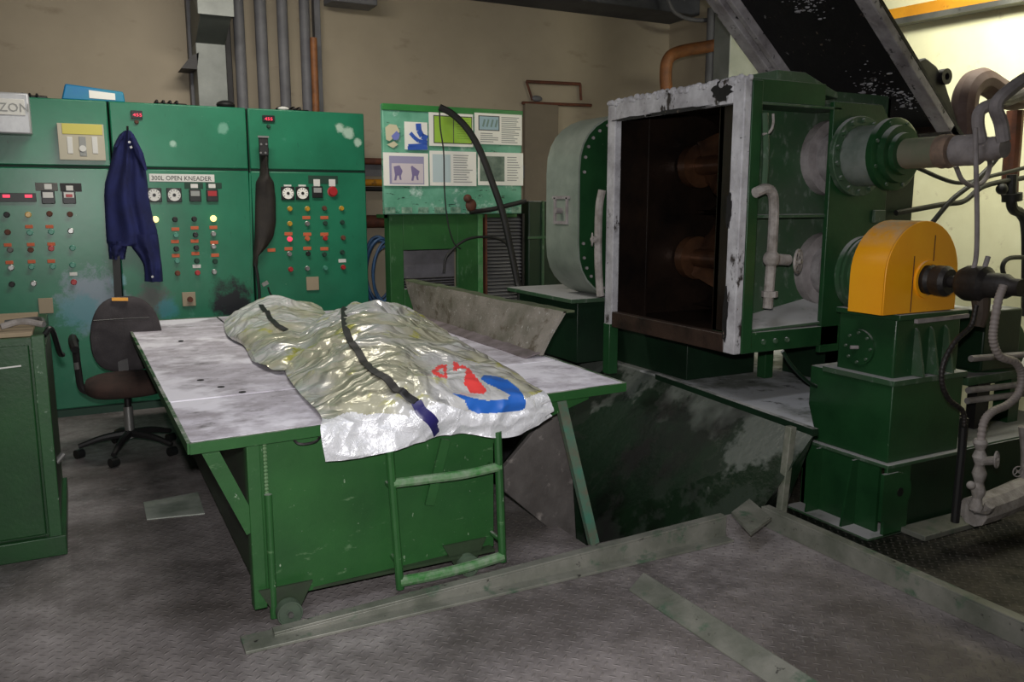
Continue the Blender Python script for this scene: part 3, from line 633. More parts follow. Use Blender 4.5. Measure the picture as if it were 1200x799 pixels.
for u, f in ((.3, 1), (.68, -1)):
    m = MB(); bx = a_.x+W*u
    m.prism([(bx-.03, y_-.0035, a_.z-H*.42), (bx+.02*f, y_-.0035, a_.z-H*.38), (bx+.045, y_-.0035, a_.z-H*.55), (bx+.03, y_-.0035, a_.z-H*.7), (bx-.02, y_-.0035, a_.z-H*.68)], (0, .002, 0))
    m.prism([(bx-.02, y_-.0035, a_.z-H*.68), (bx, y_-.0035, a_.z-H*.68), (bx-.01, y_-.0035, a_.z-H*.84), (bx-.028, y_-.0035, a_.z-H*.84)], (0, .002, 0))
    m.prism([(bx+.012, y_-.0035, a_.z-H*.7), (bx+.03, y_-.0035, a_.z-H*.7), (bx+.035, y_-.0035, a_.z-H*.82), (bx+.02, y_-.0035, a_.z-H*.82)], (0, .002, 0))
    m.build('printed_figure', pur, o)
q, ln, o, g_ = poster(502.5, 177, 557.5, 218.5, 'glossy white poster crossed by the thin black wire, lower row middle', .003)
q('picture', .06, .1, .44, .9, flat('icy_print', (196, 214, 218), .25)); ln(.5, .08, .92, .92, 12, 5)
q, ln, o, g_ = poster(559, 178.5, 612, 218, 'poster with a dark green photograph, lower row right')
q('picture', .04, .12, .58, .88, worn('green_photo', (128, 146, 134), (84, 104, 94), .4, var=14)); ln(.64, .1, .93, .88, 10, 6)
q, ln, o, g_ = poster(473, 143, 500.5, 176.5, 'torn poster with blue swooshes, upper row, beside the lime page', .002)
a_, b_, W, H, y_ = g_; bl = flat('blue_swoosh', (58, 96, 190), .4)
def strip(mb, pts, w_):
    for p_, p2 in zip(pts, pts[1:]):
        A = Vector((a_.x+W*p_[0], y_-.003, a_.z-H*p_[1])); B = Vector((a_.x+W*p2[0], y_-.003, a_.z-H*p2[1])); mb.bar(A, B, w_, .002, (0, 1, 0))
m = MB(); strip(m, [(.25, .4), (.4, .55), (.6, .68), (.98, .72)], .03); strip(m, [(.6, .05), (.62, .3), (.75, .5), (.98, .58)], .045); strip(m, [(.15, .85), (.98, .8)], .02); strip(m, [(.12, .95), (.98, .92)], .03)
m.build('blue_print', bl, o)
a_ = P('y', BY, 449, 143); m = MB(); y_ = BY-.012
def pp_(px, py): v = P('y', BY, px, py); return (v.x, y_, v.z)
cr = thing('poster', 'faded round sticker in cream and violet, far left of the upper row', 'poster', pp_(459, 174), 'printed sheets on the turquoise board')
MB().prism([pp_(*q_) for q_ in ((451, 150), (456, 146), (464, 147), (468, 155), (463, 160), (456, 166), (452, 164))], (0, .004, 0)).build('sticker', flat('cream_print', (206, 200, 170), .4), cr)
MB().prism([pp_(*q_) for q_ in ((458, 160), (464, 154), (468, 158), (466, 164), (461, 165))], (0, -.003, 0)).build('violet_patch', flat('violet_print', (120, 130, 200), .4), cr)
MB().prism([pp_(*q_) for q_ in ((453, 170), (461, 166), (466, 170), (460, 174))], (0, .004, 0)).build('sticker', bpy.data.materials['cream_print'], cr)
# hoses over the board
hs = [P('y', 6.40, 515, 126), P('y', 6.38, 530, 134), P('y', 6.36, 548, 152), P('y', 6.34, 563, 178), P('y', 6.3, 576, 212), P('y', 6.26, 589, 250), P('y', 6.2, 599, 295), P('y', 6.15, 606, 330), P('y', 6.1, 610, 352), Vector((P('y', 6.1, 612, 352).x, 6.1, .02))]
tag(MB().tube(hs, .028, 10).build('hose', M['rubber']), 'thick black hose arching down in front of the posters', 'hose')
tag(MB().tube([P('y', 6.42, 515, 128), P('y', 6.42, 516, 150), P('y', 6.42, 520, 180), P('y', 6.42, 521, 225), P('y', 6.42, 525, 262), P('y', 6.42, 532, 285), P('y', 6.42, 540, 292)], .006, 6).build('wire', M['rubber']), 'thin black wire hanging straight down across the middle posters', 'wire')
tag(MB().tube([P('y', 6.44, 551, 249), P('y', 6.44, 575, 246), P('y', 6.44, 600, 240), P('y', 6.44, 616, 236)], .02, 8).build('hose', M['steel_dark']), 'short dark hose running sideways along the bottom of the poster board', 'hose')
tag(MB().tube([P('y', 6.44, 520, 320), P('y', 6.44, 524, 300), P('y', 6.42, 545, 282), P('y', 6.42, 568, 278), P('y', 6.42, 590, 283), P('y', 6.42, 602, 300)], .011, 8).build('hose', M['rubber']), 'slim black hose looping across the open window of the green cabinet', 'hose')
tag(MB().sphere(P('y', 6.44, 552, 241), .05, (1, .6, 1.1)).sphere(P('y', 6.43, 548, 233), .035).build('clamp', M['rust_pipe']), 'rusty clamp at the bottom of the poster board', 'clamp')
cb = MB()
for k in range(7):
    random.seed(k); c_ = P('y', 6.95, 446+random.uniform(-4, 4), 318+random.uniform(-4, 4)); r = .2+random.uniform(-.03, .03)
    pts = [c_+Vector((math.cos(a_)*r*.65, -.12+.03*k+math.sin(a_*2+k)*.02, math.sin(a_)*r*1.4)) for a_ in [i*math.pi/8 for i in range(17)]]
    cb.tube(pts, .012, 6, 3)
tag(cb.build('cable_coil', M['blue_cable']), 'coil of blue cable hanging right of the control cabinets', 'cable')

# ------------------------------------------------------------------ cart (work table on wheels)
TZ = .73
FL, FR, BL, BR = P('z', TZ, 222, 521), P('z', TZ, 735, 446), P('z', TZ, 147, 373), None
FR.x = 2.2; FR.y = 3.10
BR = Vector((2.28, 6.3, TZ)); BL.y = 6.35; BL.x = .28
ct = thing('work_cart', 'green wheeled steel work table with a dusty plate top and ladder', 'table', (1.2, 4.6, 0))
def tab(u, v): # u across 0..1, v depth 0..1 on table top plane
    return FL*(1-u)*(1-v)+FR*u*(1-v)+BL*(1-u)*v+BR*u*v
def tplate(u0, u1, v0, v1, dz):
    g_ = .0028
    pts = [tab(u0+g_, v0+g_), tab(u1-g_, v0+g_), tab(u1-g_, v1-g_), tab(u0+g_, v1-g_)]
    return MB().prism([p+Vector((0, 0, -.012)) for p in pts], (0, 0, .012+dz)).build('top_plate', M['table_top'], ct, bevel=.002)
us = [0, .30, .62, 1.0]; vs = [0, .20, .52, 1.0]
random.seed(2)
for i in range(3):
    for j in range(3): tplate(us[i], us[i+1], vs[j], vs[j+1], random.uniform(0, .004))
def rim(p, q, name='rim'):
    p = p.copy(); q = q.copy(); p.z = q.z = TZ-.022
    MB().bar(p, q, .036, .012, (0, 0, 1)).build(name, M['cart_green'], ct)
for p_, q_ in ((FL, FR), (FR, BR), (BR, BL), (BL, FL)):
    m = MB(); d = (q_-p_).normalized(); n = d.cross(Vector((0, 0, 1)))*.008
    m.prism([p_+n-Vector((0, 0, .036)), q_+n-Vector((0, 0, .036)), q_+n+Vector((0, 0, .003)), p_+n+Vector((0, 0, .003))], -n*2).build('rim', M['cart_green'], ct)
# body
BX0, BX1, BYB = .528, 1.50, 6.1
SL = (FR.y-FL.y)/(FR.x-FL.x)
def yF(x, o=0): return FL.y+.035+(x-FL.x)*SL+o
BYF = yF(BX0)
bz = .075
MB().prism([(x, yF(x), z) for x, z in ((BX0, bz), (BX1+.02, bz), (BX1+.02, .54), (2.02, .67), (2.02, TZ-.02), (BX0, TZ-.02))], (0, .012, 0)).build('front_panel', M['cart_green'], ct, bevel=.002)
MB().box((BX0, BYF+.012, bz), (BX0+.012, BYB, TZ-.014)).build('side_panel', M['cart_dark'], ct)
MB().box((BX1, yF(BX1)+.012, bz), (BX1+.012, BYB, TZ-.014)).build('side_panel', M['cart_dark'], ct)
MB().box((BX0, BYB, bz), (BX1+.012, BYB+.012, TZ-.014)).build('back_panel', M['cart_dark'], ct)
MB().box((BX0+.012, BYF+.012, bz), (BX1, BYB, bz+.012)).build('bottom_panel', M['cart_dark'], ct)
MB().box((BX0-.035, BYF-.012, bz-.02), (BX0+.012, BYF+.006, TZ-.03)).build('corner_post', M['cart_green'], ct, bevel=.003)
MB().box((BX0-.035, BYF+.006, bz-.02), (BX0-.023, BYF+.05, TZ-.03)).build('corner_post', M['cart_green'], ct, bevel=.003)
MB().cyl((BX0+.03, BYF-.03, .02), (BX0+.03, BYF-.03, .5), .014).build('pipe', M['cart_green'], ct)
w_ = MB()
for k in range(14): w_.sphere((BX0+.03, BYF-.006, .50+k*.014), .008, seg=6)
w_.build('weld_seam', worn('weld', (120, 140, 110), (60, 110, 60), .6), ct)
MB().bar(P('y', BYF, 242, 522), P('y', BYF, 297, 622), .055, .012, (0, 1, 0)).build('brace', M['cart_green'], ct)
for yb in (4.0, 5.0, 6.0): MB().bar((.34, yb, TZ-.04), (BX0, yb, .34), .05, .012, (0, 1, 0)).build('brace', M['cart_green'], ct)
# ladder
LY = 2.99
l0, l1, r0, r1 = P('y', LY, 456, 520), P('y', LY, 469, 690), P('y', LY, 583, 506), P('y', LY, 589, 658)
MB().tube([l0, l1], .017, 10, 1).build('ladder_rail', M['cart_green'], ct); MB().tube([r0, r1], .017, 10, 1).build('ladder_rail', M['cart_green'], ct)
chip = worn('rung_worn', (120, 140, 116), (56, 116, 56), .5, var=22)
MB().tube([P('y', LY, 460, 567), P('y', LY, 500, 562), P('y', LY, 545, 556), P('y', LY, 586, 547)], .019, 10).build('ladder_rung', chip, ct)
MB().tube([P('y', LY, 468, 682), P('y', LY, 510, 674), P('y', LY, 550, 664), P('y', LY, 589, 652)], .022, 10).build('ladder_rung', chip, ct)
MB().bar(P('y', 3.04, 522, 515), P('y', 3.05, 503, 592), .04, .014, (0, 1, 0)).build('brace', M['cart_green'], ct)
for z_ in (.45, .14):
    for q_, r_ in ((l0, l1), (r0, r1)):
        k = (q_.z-z_)/(q_.z-r_.z); p = q_.lerp(r_, k); MB().cyl(p, (p.x, yF(p.x), p.z), .01, seg=8).build('bracket', M['cart_green'], ct)
MB().tube([(BX0+.13, BYF-.0, TZ-.03), (BX0+.15, BYF-.03, TZ-.055), (BX0+.21, BYF-.03, TZ-.055), (BX0+.24, BYF-.0, TZ-.04)], .005, 6).build('wire_loop', M['steel_dark'], ct)
def wheel(px, py, y_, r):
    p = P('y', y_, px, py); c_ = Vector((p.x, y_, r+.002))
    o = MB().lathe(c_-Vector((0, .02, 0)), (0, 1, 0), [(0, 0), (0, r*.3), (.004, r*.3), (.004, r*.85), (0, r*.9), (0, r), (.04, r), (.04, 0)], 24).build('wheel', worn('wheel_dusty', (84, 104, 84), (60, 70, 60), .6), ct)
    MB().cyl(c_-Vector((0, .035, 0)), c_+Vector((0, .03, 0)), r*.22, seg=10).build('axle', M['steel_grey'], o)
    MB().prism([c_+Vector((-.1, .03, .09)), c_+Vector((.1, .03, .09)), c_+Vector((.05, .03, -.005)), c_+Vector((-.05, .03, -.005))], (0, .01, 0)).build('caster_plate', M['cart_dark'], o)
wheel(340, 742, 2.96, .047); wheel(549, 695, 3.03, .045)
p = P('y', 2.97, 366, 735); MB().tube([p+Vector((-.02, 0, 0)), p+Vector((0, -.01, .01)), p+Vector((.02, 0, .05))], .006, 6).build('hook', M['chrome'], ct)
wheel(300, 600, 5.8, .045); wheel(420, 600, 5.8, .045)
# flat dark discs painting the shade of bolt holes in the table top dust
m = MB()
for px, py in ((235, 446), (259, 454), (212, 400), (284, 460)):
    p = P('z', TZ+.004, px, py); m.cyl(p, p+Vector((0, 0, .002)), .016, seg=10)
m.build('bolt_hole', M['matte_black'], ct)

# steel angle standing on the table right side
ag = thing('steel_angle', 'long rough grey steel angle lying along the right side of the table', 'steel plate', (2.2, 4.7, TZ+.006))
def agl(u, v):
    top = Vector((2.10, 5.7, 1.0)).lerp(Vector((2.31, 3.85, .965)), u); bot = Vector((2.16, 5.7, TZ+.01)).lerp(Vector((2.17, 3.85, TZ+.01)), u)
    p = bot.lerp(top, v); n = noise.noise(p*5)*.012; return p+Vector((n, 0, n*.5*v))
an_m = worn('mossy_grey_steel', (140, 134, 126), (100, 98, 86), .85, var=5, chips=[(9, .55, .65, (92, 84, 72), (1, 1, 1)), (30, .6, .7, (170, 168, 164), (1, 1, 1))], bump=.8, bscale=60)
MB().slab(agl, 40, 8, (.02, 0, 0)).build('upright_flange', an_m, ag)
def ag2(u, v):
    p = agl(u, 1); return p+Vector((.07*v, 0, .004+noise.noise(p*9)*.006))
MB().slab(ag2, 40, 3, (0, 0, -.012)).build('top_lip', worn('green_moss_lip', (92, 104, 74), (70, 76, 58), .9, var=8), ag)
def ag3(u, v):
    p = agl(u, 0); return Vector((p.x-.09*v, p.y, TZ+.02-.012*v+abs(noise.noise(p*11))*.02*(1-v)))
MB().slab(ag3, 40, 4, (0, 0, -.008)).build('dust_heap', worn('caked_dust', (130, 120, 124), (96, 88, 86), .95, var=9), ag)

# foil sacks
def catmull(P_, t):
    n = len(P_)-1; k = min(max(t, 0), 1)*n; i = min(int(k), n-1); f = k-i
    b, c_ = P_[i], P_[i+1]; a_ = P_[i-1] if i > 0 else b*2-c_; d = P_[i+2] if i+2 <= n else c_*2-b
    return .5*((2*b)+(c_-a_)*f+(2*a_-5*b+4*c_-d)*f*f+(-a_+3*b-3*c_+d)*f**3)
def sack_surface(rows, seed, amp):
    def S(u, v):
        pts = [catmull(r, v) for r in rows]; return catmull(pts, u)
    def fn(u, v, extra=0):
        e = .004; p = S(u, v); du = S(min(u+e, 1), v)-S(max(u-e, 0), v); dv = S(u, min(v+e, 1))-S(u, max(v-e, 0))
        n = du.cross(dv); n = n.normalized() if n.length > 1e-9 else Vector((0, 0, 1))
        if n.z < 0 and abs(n.z) > .25: n = -n
        if n.z <= .25 and n.y > 0: n = -n
        q_ = Vector((p.x, p.y, p.z*1.5)); s = Vector((seed, 0, 0))
        w1 = 1-abs(noise.noise(q_*3.2+s))*2.6; w2 = 1-abs(noise.noise(q_*8+s*2)+.3*noise.noise(q_*3))*2.4; w3 = noise.noise(q_*19)
        d = amp*(w1*.9+w2*.42+w3*.22); ed = min(1, 6*min(v, 1-v)+.25)
        p = p+n*(d*ed+extra)
        if p.y > FL.y+.06: p.z = max(p.z, TZ+.012+extra)
        return p
    return fn
def zr(lst): return [P('z', z, x, y_) for x, y_, z in lst]
HY = FL.y+.0
def hemY(x):
    r = ray(x, 500); X_ = (FL.y-.03-FL.x*SL)/(r.y/r.x-SL); return X_*r.y/r.x-.025
R = [[P('y', hemY(x), x, y_) for x, y_ in ((381, 541), (435, 532), (490, 519), (540, 509), (600, 511), (646, 487))],
     [P('y', hemY(x)-.008, x, y_) for x, y_ in ((375, 506), (430, 503), (485, 495), (540, 487), (592, 487), (648, 478))],
     zr([(376, 488, .748), (430, 480, .775), (485, 470, .78), (540, 463, .78), (592, 462, .76), (640, 462, .747)]),
     zr([(352, 462, .748), (410, 452, .80), (465, 445, .84), (520, 438, .83), (575, 436, .79), (622, 450, .747)]),
     zr([(335, 438, .75), (390, 424, .83), (440, 414, .88), (490, 408, .87), (540, 412, .81), (592, 430, .747)]),
     zr([(330, 415, .77), (385, 397, .87), (430, 390, .92), (470, 384, .91), (512, 390, .83), (556, 412, .747)]),
     zr([(342, 395, .78), (390, 378, .88), (425, 370, .94), (458, 367, .94), (496, 378, .83), (525, 396, .747)]),
     zr([(366, 378, .80), (398, 366, .88), (422, 358, .95), (446, 355, .96), (475, 364, .85), (502, 381, .747)])]
R.append([Vector((p.x, p.y+.25, TZ+.015+(p.z-TZ)*.35)) for p in R[-1]]); R.append([Vector((p.x, p.y+.1, TZ+.01)) for p in R[-1]])
fA = sack_surface(R, 3.1, .024)
def inpoly(x, y_, poly):
    r = False; j = len(poly)-1
    for i in range(len(poly)):
        xi, yi = poly[i]; xj, yj = poly[j]
        if (yi > y_) != (yj > y_) and x < (xj-xi)*(y_-yi)/(yj-yi)+xi: r = not r
        j = i
    return r
BLUE = [(529, 461), (541, 463), (555, 467), (572, 470), (595, 468), (598, 463), (592, 460), (576, 452), (570, 450), (563, 444), (567, 440), (580, 441), (596, 446), (606, 454), (614, 464), (617, 474), (613, 481), (590, 484), (560, 485), (549, 480), (545, 470)]
REDT = [(546, 432), (549, 431), (571, 458), (567, 462), (551, 461), (544, 450)]
RED2 = [(505, 436), (513, 429), (523, 427), (524, 444), (513, 442)]; RED2H = [(512, 436), (519, 431), (521, 440)]
RED3 = [(531, 425), (535, 424), (538, 429), (546, 429), (549, 433), (537, 431), (535, 435), (531, 434)]
def emblem(c_):
    x, y_ = pix(c_)
    if inpoly(x, y_, REDT) or inpoly(x, y_, RED3) or (inpoly(x, y_, RED2) and not inpoly(x, y_, RED2H)): return 3
    if inpoly(x, y_, BLUE): return 2
    if (y_ > 478 + 12*noise.noise(Vector((x*.03, 0, 0))) + (8 if x < 480 else 0)) or (x > 575 and y_ > 486-(x-575)*.45): return 1
    return 0
sk = thing('foil_sack', 'large crumpled silver foil sack with red and blue emblem draped over the table edge', 'sack', (1.5, 4.0, TZ), 'silver foil sacks on the table')
MB().surf(lambda u, v: fA(u, v), 230, 170, emblem).build('foil_sheet', [M['foil'], M['foil_hem'], M['print_blue'], M['print_red']], sk, smooth=180)
def stripline(fn, pts, w_, name, m, par, lift=.006):
    # pts in (u,v); ribbon on surface
    pv = [Vector((a_, b_, 0)) for a_, b_ in pts]
    def f(s, t_):
        c_ = catmull(pv, s); c2_ = catmull(pv, min(s+.01, 1)); c0_ = catmull(pv, max(s-.01, 0))
        d = fn(c2_.x, c2_.y)-fn(c0_.x, c0_.y); p = fn(c_.x, c_.y)
        nn = (O-p).normalized()*.6+Vector((0, -.3, 1)); nn = Vector((0, -1, .3)) if c_.x < .16 else nn; sd = d.cross(nn).normalized(); q_ = p+sd*(w_*(t_-.5)); to = (O-q_).normalized()
        return q_+Vector((0, 0, lift))+to*.008
    MB().slab(f, 60, 3, (0, 0, -.003)).build(name, m, par, smooth=60)
def find_uv(fn, px, py):
    best = None
    for i in range(0, 61):
        for j in range(0, 41):
            a_ = pix(fn(i/60*.9, j/40)); d = (a_[0]-px)**2+(a_[1]-py)**2
            if best is None or d < best[0]: best = (d, i/60*.9, j/40)
    return best[1:]
stripline(fA, [find_uv(fA, *q_) for q_ in ((392, 377), (405, 393), (420, 410), (438, 432), (452, 448), (468, 460), (488, 472))], .034, 'black_strip', M['strip_black'], sk)
stripline(fA, [find_uv(fA, *q_) for q_ in ((489, 473), (497, 484), (505, 497), (511, 508))], .045, 'navy_strip', M['strip_navy'], sk)
R2 = [zr([(296, 425, .74), (312, 432, .745), (330, 436, .75), (350, 428, .75)]),
      zr([(285, 405, .74), (305, 408, .78), (335, 410, .80), (365, 408, .78)]),
      zr([(268, 395, .745), (300, 392, .80), (335, 390, .82), (375, 392, .80)]),
      zr([(263, 384, .75), (292, 376, .82), (330, 373, .84), (385, 378, .80)]),
      zr([(264, 376, .76), (292, 364, .83), (325, 358, .87), (378, 363, .81)]),
      zr([(272, 371, .78), (300, 357, .84), (322, 350, .89), (368, 357, .83)])]
R2.append([Vector((p.x, p.y+.2, TZ+.02)) for p in R2[-1]])
fB = sack_surface(R2, 8.3, .02)
sk2 = thing('foil_sack', 'smaller crumpled silver foil sack at the back left of the bigger one', 'sack', (1.1, 5.6, TZ), 'silver foil sacks on the table')
MB().surf(lambda u, v: fB(u, v), 110, 90).build('foil_sheet', M['foil'], sk2, smooth=180)
stripline(fB, [find_uv(fB, *q_) for q_ in ((305, 359), (313, 369), (322, 379), (334, 388))], .03, 'black_strip', M['strip_black'], sk2)

# ------------------------------------------------------------------ office chair behind the cart
CX, CYY = .22, 5.6
ch = thing('office_chair', 'grey swivel office chair with brown seat between cabinets and cart', 'chair', (CX, CYY, 0))
def pad(px0, px1, py0, py1, y_, th, bev, pw=3.2):
    a_ = P('y', y_, px0, py0); b_ = P('y', y_, px1, py1); cx, cz = (a_.x+b_.x)/2, (a_.z+b_.z)/2; hx, hz = (b_.x-a_.x)/2, (a_.z-b_.z)/2
    m = MB(); n = 32; rings = []
    for dy, s in ((-th/2, 0.0), (-th/2, .8), (-th*.3, .97), (0, 1), (th*.3, .97), (th/2, .8), (th/2, 0.0)):
        ring = []
        for k in range(n):
            t_ = 2*math.pi*k/n; c_, s_ = math.cos(t_), math.sin(t_)
            x = math.copysign(abs(c_)**(2/pw), c_)*hx*s; z = math.copysign(abs(s_)**(2/pw), s_)*hz*s
            x *= 1-.16*max(0, z/hz)
            ring.append(m.bm.verts.new((cx+x, y_+dy+.05*(x/hx)**2*-1+.03, cz+z)))
        rings.append(ring)
    for p_, q_ in zip(rings, rings[1:]):
        for k in range(n): m.bm.faces.new([p_[k], q_[k], q_[(k+1) % n], p_[(k+1) % n]])
    bmesh.ops.remove_doubles(m.bm, verts=m.bm.verts, dist=.0005)
    return m
pad(101, 193, 350, 433, 5.85, .07, 0, 2.8).build('backrest', M['chair_grey'], ch, smooth=70)
a_ = P('y', 5.79, 103, 377); b_ = P('y', 5.79, 165, 377)
MB().tube([(a_.x+.03, 5.80, a_.z), (CX, 5.812, a_.z), (b_.x+.05, 5.80, a_.z)], .004, 6).build('seam', M['black'], ch)
MB().bar(P('y', 5.84, 131, 351), P('y', 5.84, 150, 351), .012, .02).build('yellow_trim', M['yellow'], ch)
m = MB(); n = 32; sz = .44; rings = []
for dz, s in ((0, 0), (0, .85), (.02, .97), (.05, 1), (.08, .95), (.1, .75), (.105, 0)):
    rings.append([m.bm.verts.new((CX+.0+math.copysign(abs(math.cos(2*math.pi*k/n))**.7, math.cos(2*math.pi*k/n))*.235*s, CYY+.02+math.copysign(abs(math.sin(2*math.pi*k/n))**.7, math.sin(2*math.pi*k/n))*.24*s, sz-.05+dz)) for k in range(n)])
for p_, q_ in zip(rings, rings[1:]):
    for k in range(n): m.bm.faces.new([p_[k], q_[k], q_[(k+1) % n], p_[(k+1) % n]])
bmesh.ops.remove_doubles(m.bm, verts=m.bm.verts, dist=.0005)
m.build('seat', M['chair_brown'], ch, smooth=70)
MB().bar((CX, CYY+.22, .42), (CX, CYY+.27, .62), .06, .02, (0, 1, 0)).build('back_bar', M['steel_dark'], ch)
MB().bar((CX, CYY+.27, .6), (CX, CYY+.27, .72), .06, .02, (0, 1, 0)).build('back_bar', M['steel_dark'], ch)
MB().cyl((CX, CYY, .1), (CX, CYY, .3), .028).build('gas_lift', M['chrome'], ch); MB().cyl((CX, CYY, .28), (CX, CYY, .39), .02).build('column', M['steel_dark'], ch)
MB().box((CX-.1, CYY-.1, .375), (CX+.1, CYY+.1, .392)).build('seat_plate', M['steel_dark'], ch)
for k in range(5):
    a_ = math.radians(90+72*k+14); e = Vector((CX+math.cos(a_)*.29, CYY+math.sin(a_)*.29, .075))
    MB().tube([(CX, CYY, .13), (CX+math.cos(a_)*.15, CYY+math.sin(a_)*.15, .115), e], .024, 8, 4, rf=lambda t_: 1.1-.45*t_).build('base_leg', M['rubber'], ch)
    o = MB().cyl(e+Vector((-.02, -.012, -.045)), e+Vector((.02, .012, -.045)), .028, seg=14).build('caster', M['black'], ch)
ax = P('y', 5.62, 91, 440).x
MB().tube([(ax, 5.80, .70), (ax-.01, 5.72, .735), (ax-.01, 5.55, .73), (ax, 5.46, .70)], .024, 8).build('armrest', M['rubber'], ch)
MB().tube([(ax, 5.62, .72), (ax+.005, 5.62, .55), (ax+.02, 5.62, .43), (ax+.1, 5.62, .4)], .02, 8).build('arm_support', M['steel_dark'], ch)
MB().tube([(ax-.003, 5.595, .6), (ax+.0, 5.595, .56)], .014, 8, 1).build('arm_bolt', M['chrome'], ch)

# ------------------------------------------------------------------ small cabinet, lower left
LX1, LY0, LZ = -.15, 4.07, .98
lc = thing('tool_cabinet', 'low green steel cabinet cut off by the left edge of the photo', 'cabinet', (-.6, 4.5, 0))
lgm = worn('low_cabinet_green', (32, 78, 38), (24, 60, 30), .4, chips=[(34, .69, .73, (130, 160, 132), (1, 1, 1))])
MB().box((-1.1, LY0+.02, .03), (LX1, 4.95, LZ)).build('carcass', lgm, lc, bevel=.004)
MB().box((-1.08, LY0, .1), (LX1-.055, LY0+.03, LZ-.03)).build('door', lgm, lc, bevel=.006)
MB().box((LX1-.045, LY0-.005, .08), (LX1+.005, LY0+.03, LZ+.01)).build('corner_angle', worn('chipped_angle', (40, 86, 46), (34, 74, 40), .45, chips=[(20, .6, .66, (150, 170, 150), (1, 1, 1))]), lc, bevel=.003)
MB().box((-1.1, LY0-.02, 0), (LX1+.02, 4.95, .09)).build('base_trim', lgm, lc, bevel=.004)
MB().box((LX1-.03, 4.12, .2), (LX1+.004, 4.9, LZ-.06)).build('side_panel', M['cart_dark'], lc, bevel=.003)
MB().tube([(LX1, 4.2, LZ-.01), (LX1+.03, 4.25, LZ+.01), (LX1+.05, 4.4, LZ-.12), (LX1+.06, 4.5, LZ-.15)], .012, 8).build('handle', M['black'], lc)
MB().cyl((LX1+.0, 4.3, .36), (LX1+.035, 4.3, .40), .014, seg=10).build('latch', M['chrome'], lc)
MB().bar((-.33, LY0-.002, .86), (-.24, LY0-.002, .865), .006, .003, (0, 1, 0)).build('scratch', M['white'], lc)
tag(MB().box((-1.05, LY0+.05, LZ+.001), (LX1-.04, 4.88, LZ+.02)).build('cardboard_sheet', M['cardboard'], bevel=.003), 'dusty beige cardboard sheet on top of the low left cabinet', 'cardboard')
pl = thing('clamp', 'white-stained clamp on the corner of the low left cabinet', 'clamp', (LX1-.03, 4.2, LZ+.02))
MB().tube([(LX1-.16, 4.2, LZ+.04), (LX1-.08, 4.22, LZ+.055), (LX1-.0, 4.2, LZ+.04)], .014, 8).build('jaw', M['white_pipe'], pl)
MB().tube([(LX1-.15, 4.32, LZ+.04), (LX1-.02, 4.3, LZ+.05), (LX1+.0, 4.2, LZ+.04)], .014, 8).build('jaw', M['steel_grey'], pl)

# ------------------------------------------------------------------ rails on the floor
def strip_on(name, label, cat, pts_top, h, th, m, group=None):
    pass
ra = thing('floor_rail', 'long grey-green steel channel on the floor in front of the cart', 'rail', (1.6, 2.9, 0), 'steel rails on the floor')
A0, A1 = P('z', 0.0, 288, 768), P('z', 0, 860, 636)
B0, B1 = P('z', .012, 281, 748), P('z', .09, 862, 606)
d = (A1-A0).normalized(); nrm = Vector((-d.y, d.x, 0))
MB().prism([A0, A1, A1+nrm*.12, A0+nrm*.12], (0, 0, .012)).build('flange', M['rail'], ra, bevel=.002)
s0 = A0.lerp(A1, .05)
MB().prism([s0+nrm*.055, A1+nrm*.055, A1+nrm*.055+Vector((0, 0, .10)), s0+nrm*.055+Vector((0, 0, .02))], nrm*.012).build('web', M['rail'], ra, bevel=.002)
MB().prism([s0+nrm*.055+Vector((0, 0, .02)), A1+nrm*.055+Vector((0, 0, .1)), A1+nrm*.10+Vector((0, 0, .1)), s0+nrm*.10+Vector((0, 0, .02))], (0, 0, .01)).build('top_flange', M['rail'], ra, bevel=.002)
p = P('y', 3.05, 858, 605)
MB().prism([P('z', .1, 857, 604), P('z', .1, 878, 588), P('z', .1, 904, 610), P('z', .1, 880, 628)], (0, 0, .015)).build('corner_plate', M['rail'], ra)
rb = thing('floor_rail', 'grey steel rail running from the corner towards the lower right', 'rail', (3, 2.3, 0), 'steel rails on the floor')
q0, q1 = P('z', .0, 905, 622), P('z', .0, 1215, 768); d = (q1-q0).normalized(); nrm = Vector((-d.y, d.x, 0)); q1 = q0+d*3.2; q0 = q0-d*.08
MB().prism([q0, q1, q1+Vector((0, 0, .085)), q0+Vector((0, 0, .085))], nrm*.012).build('web', M['rail'], rb, bevel=.002)
MB().prism([q0+Vector((0, 0, .085)), q1+Vector((0, 0, .085)), q1+nrm*.05+Vector((0, 0, .085)), q0+nrm*.05+Vector((0, 0, .085))], (0, 0, .01)).build('flange', M['rail'], rb, bevel=.002)
MB().prism([q0+nrm*.012, q1+nrm*.012, q1+nrm*.06, q0+nrm*.06], (0, 0, -.16)).build('curb', M['steel_dark'], rb)
rc = thing('floor_rail', 'short flat steel strip in the lower middle of the floor', 'rail', (2, 2.2, 0), 'steel rails on the floor')
q0, q1 = P('z', .0, 737, 693), P('z', .0, 896, 799); q2, q3 = P('z', .03, 754, 673), P('z', .03, 954, 799); dd = (q1-q0); q1 = q0+dd*2.2; dd = q3-q2; q3 = q2+dd*2.2
MB().prism([q0, q1, q3, q2], (0, 0, .008)).build('flange', M['rail'], rc, bevel=.002)
MB().prism([q2, q3, Vector((q3.x, q3.y, 0)), Vector((q2.x, q2.y, 0))], Vector((.012, 0, 0))).build('web', M['rail'], rc)
# floor seams patch plates
a_, b_, c_, d_ = [P('z', .0, *q_) for q_ in ((172, 610), (240, 603), (232, 578), (168, 590))]
tag(MB().prism([a_, b_, c_, d_], (0, 0, .006)).build('floor_plate', worn('pale_plate', (170, 176, 168), (120, 132, 120), .6, var=6), bevel=.001), 'small pale steel patch plate on the floor left of the cart', 'plate')
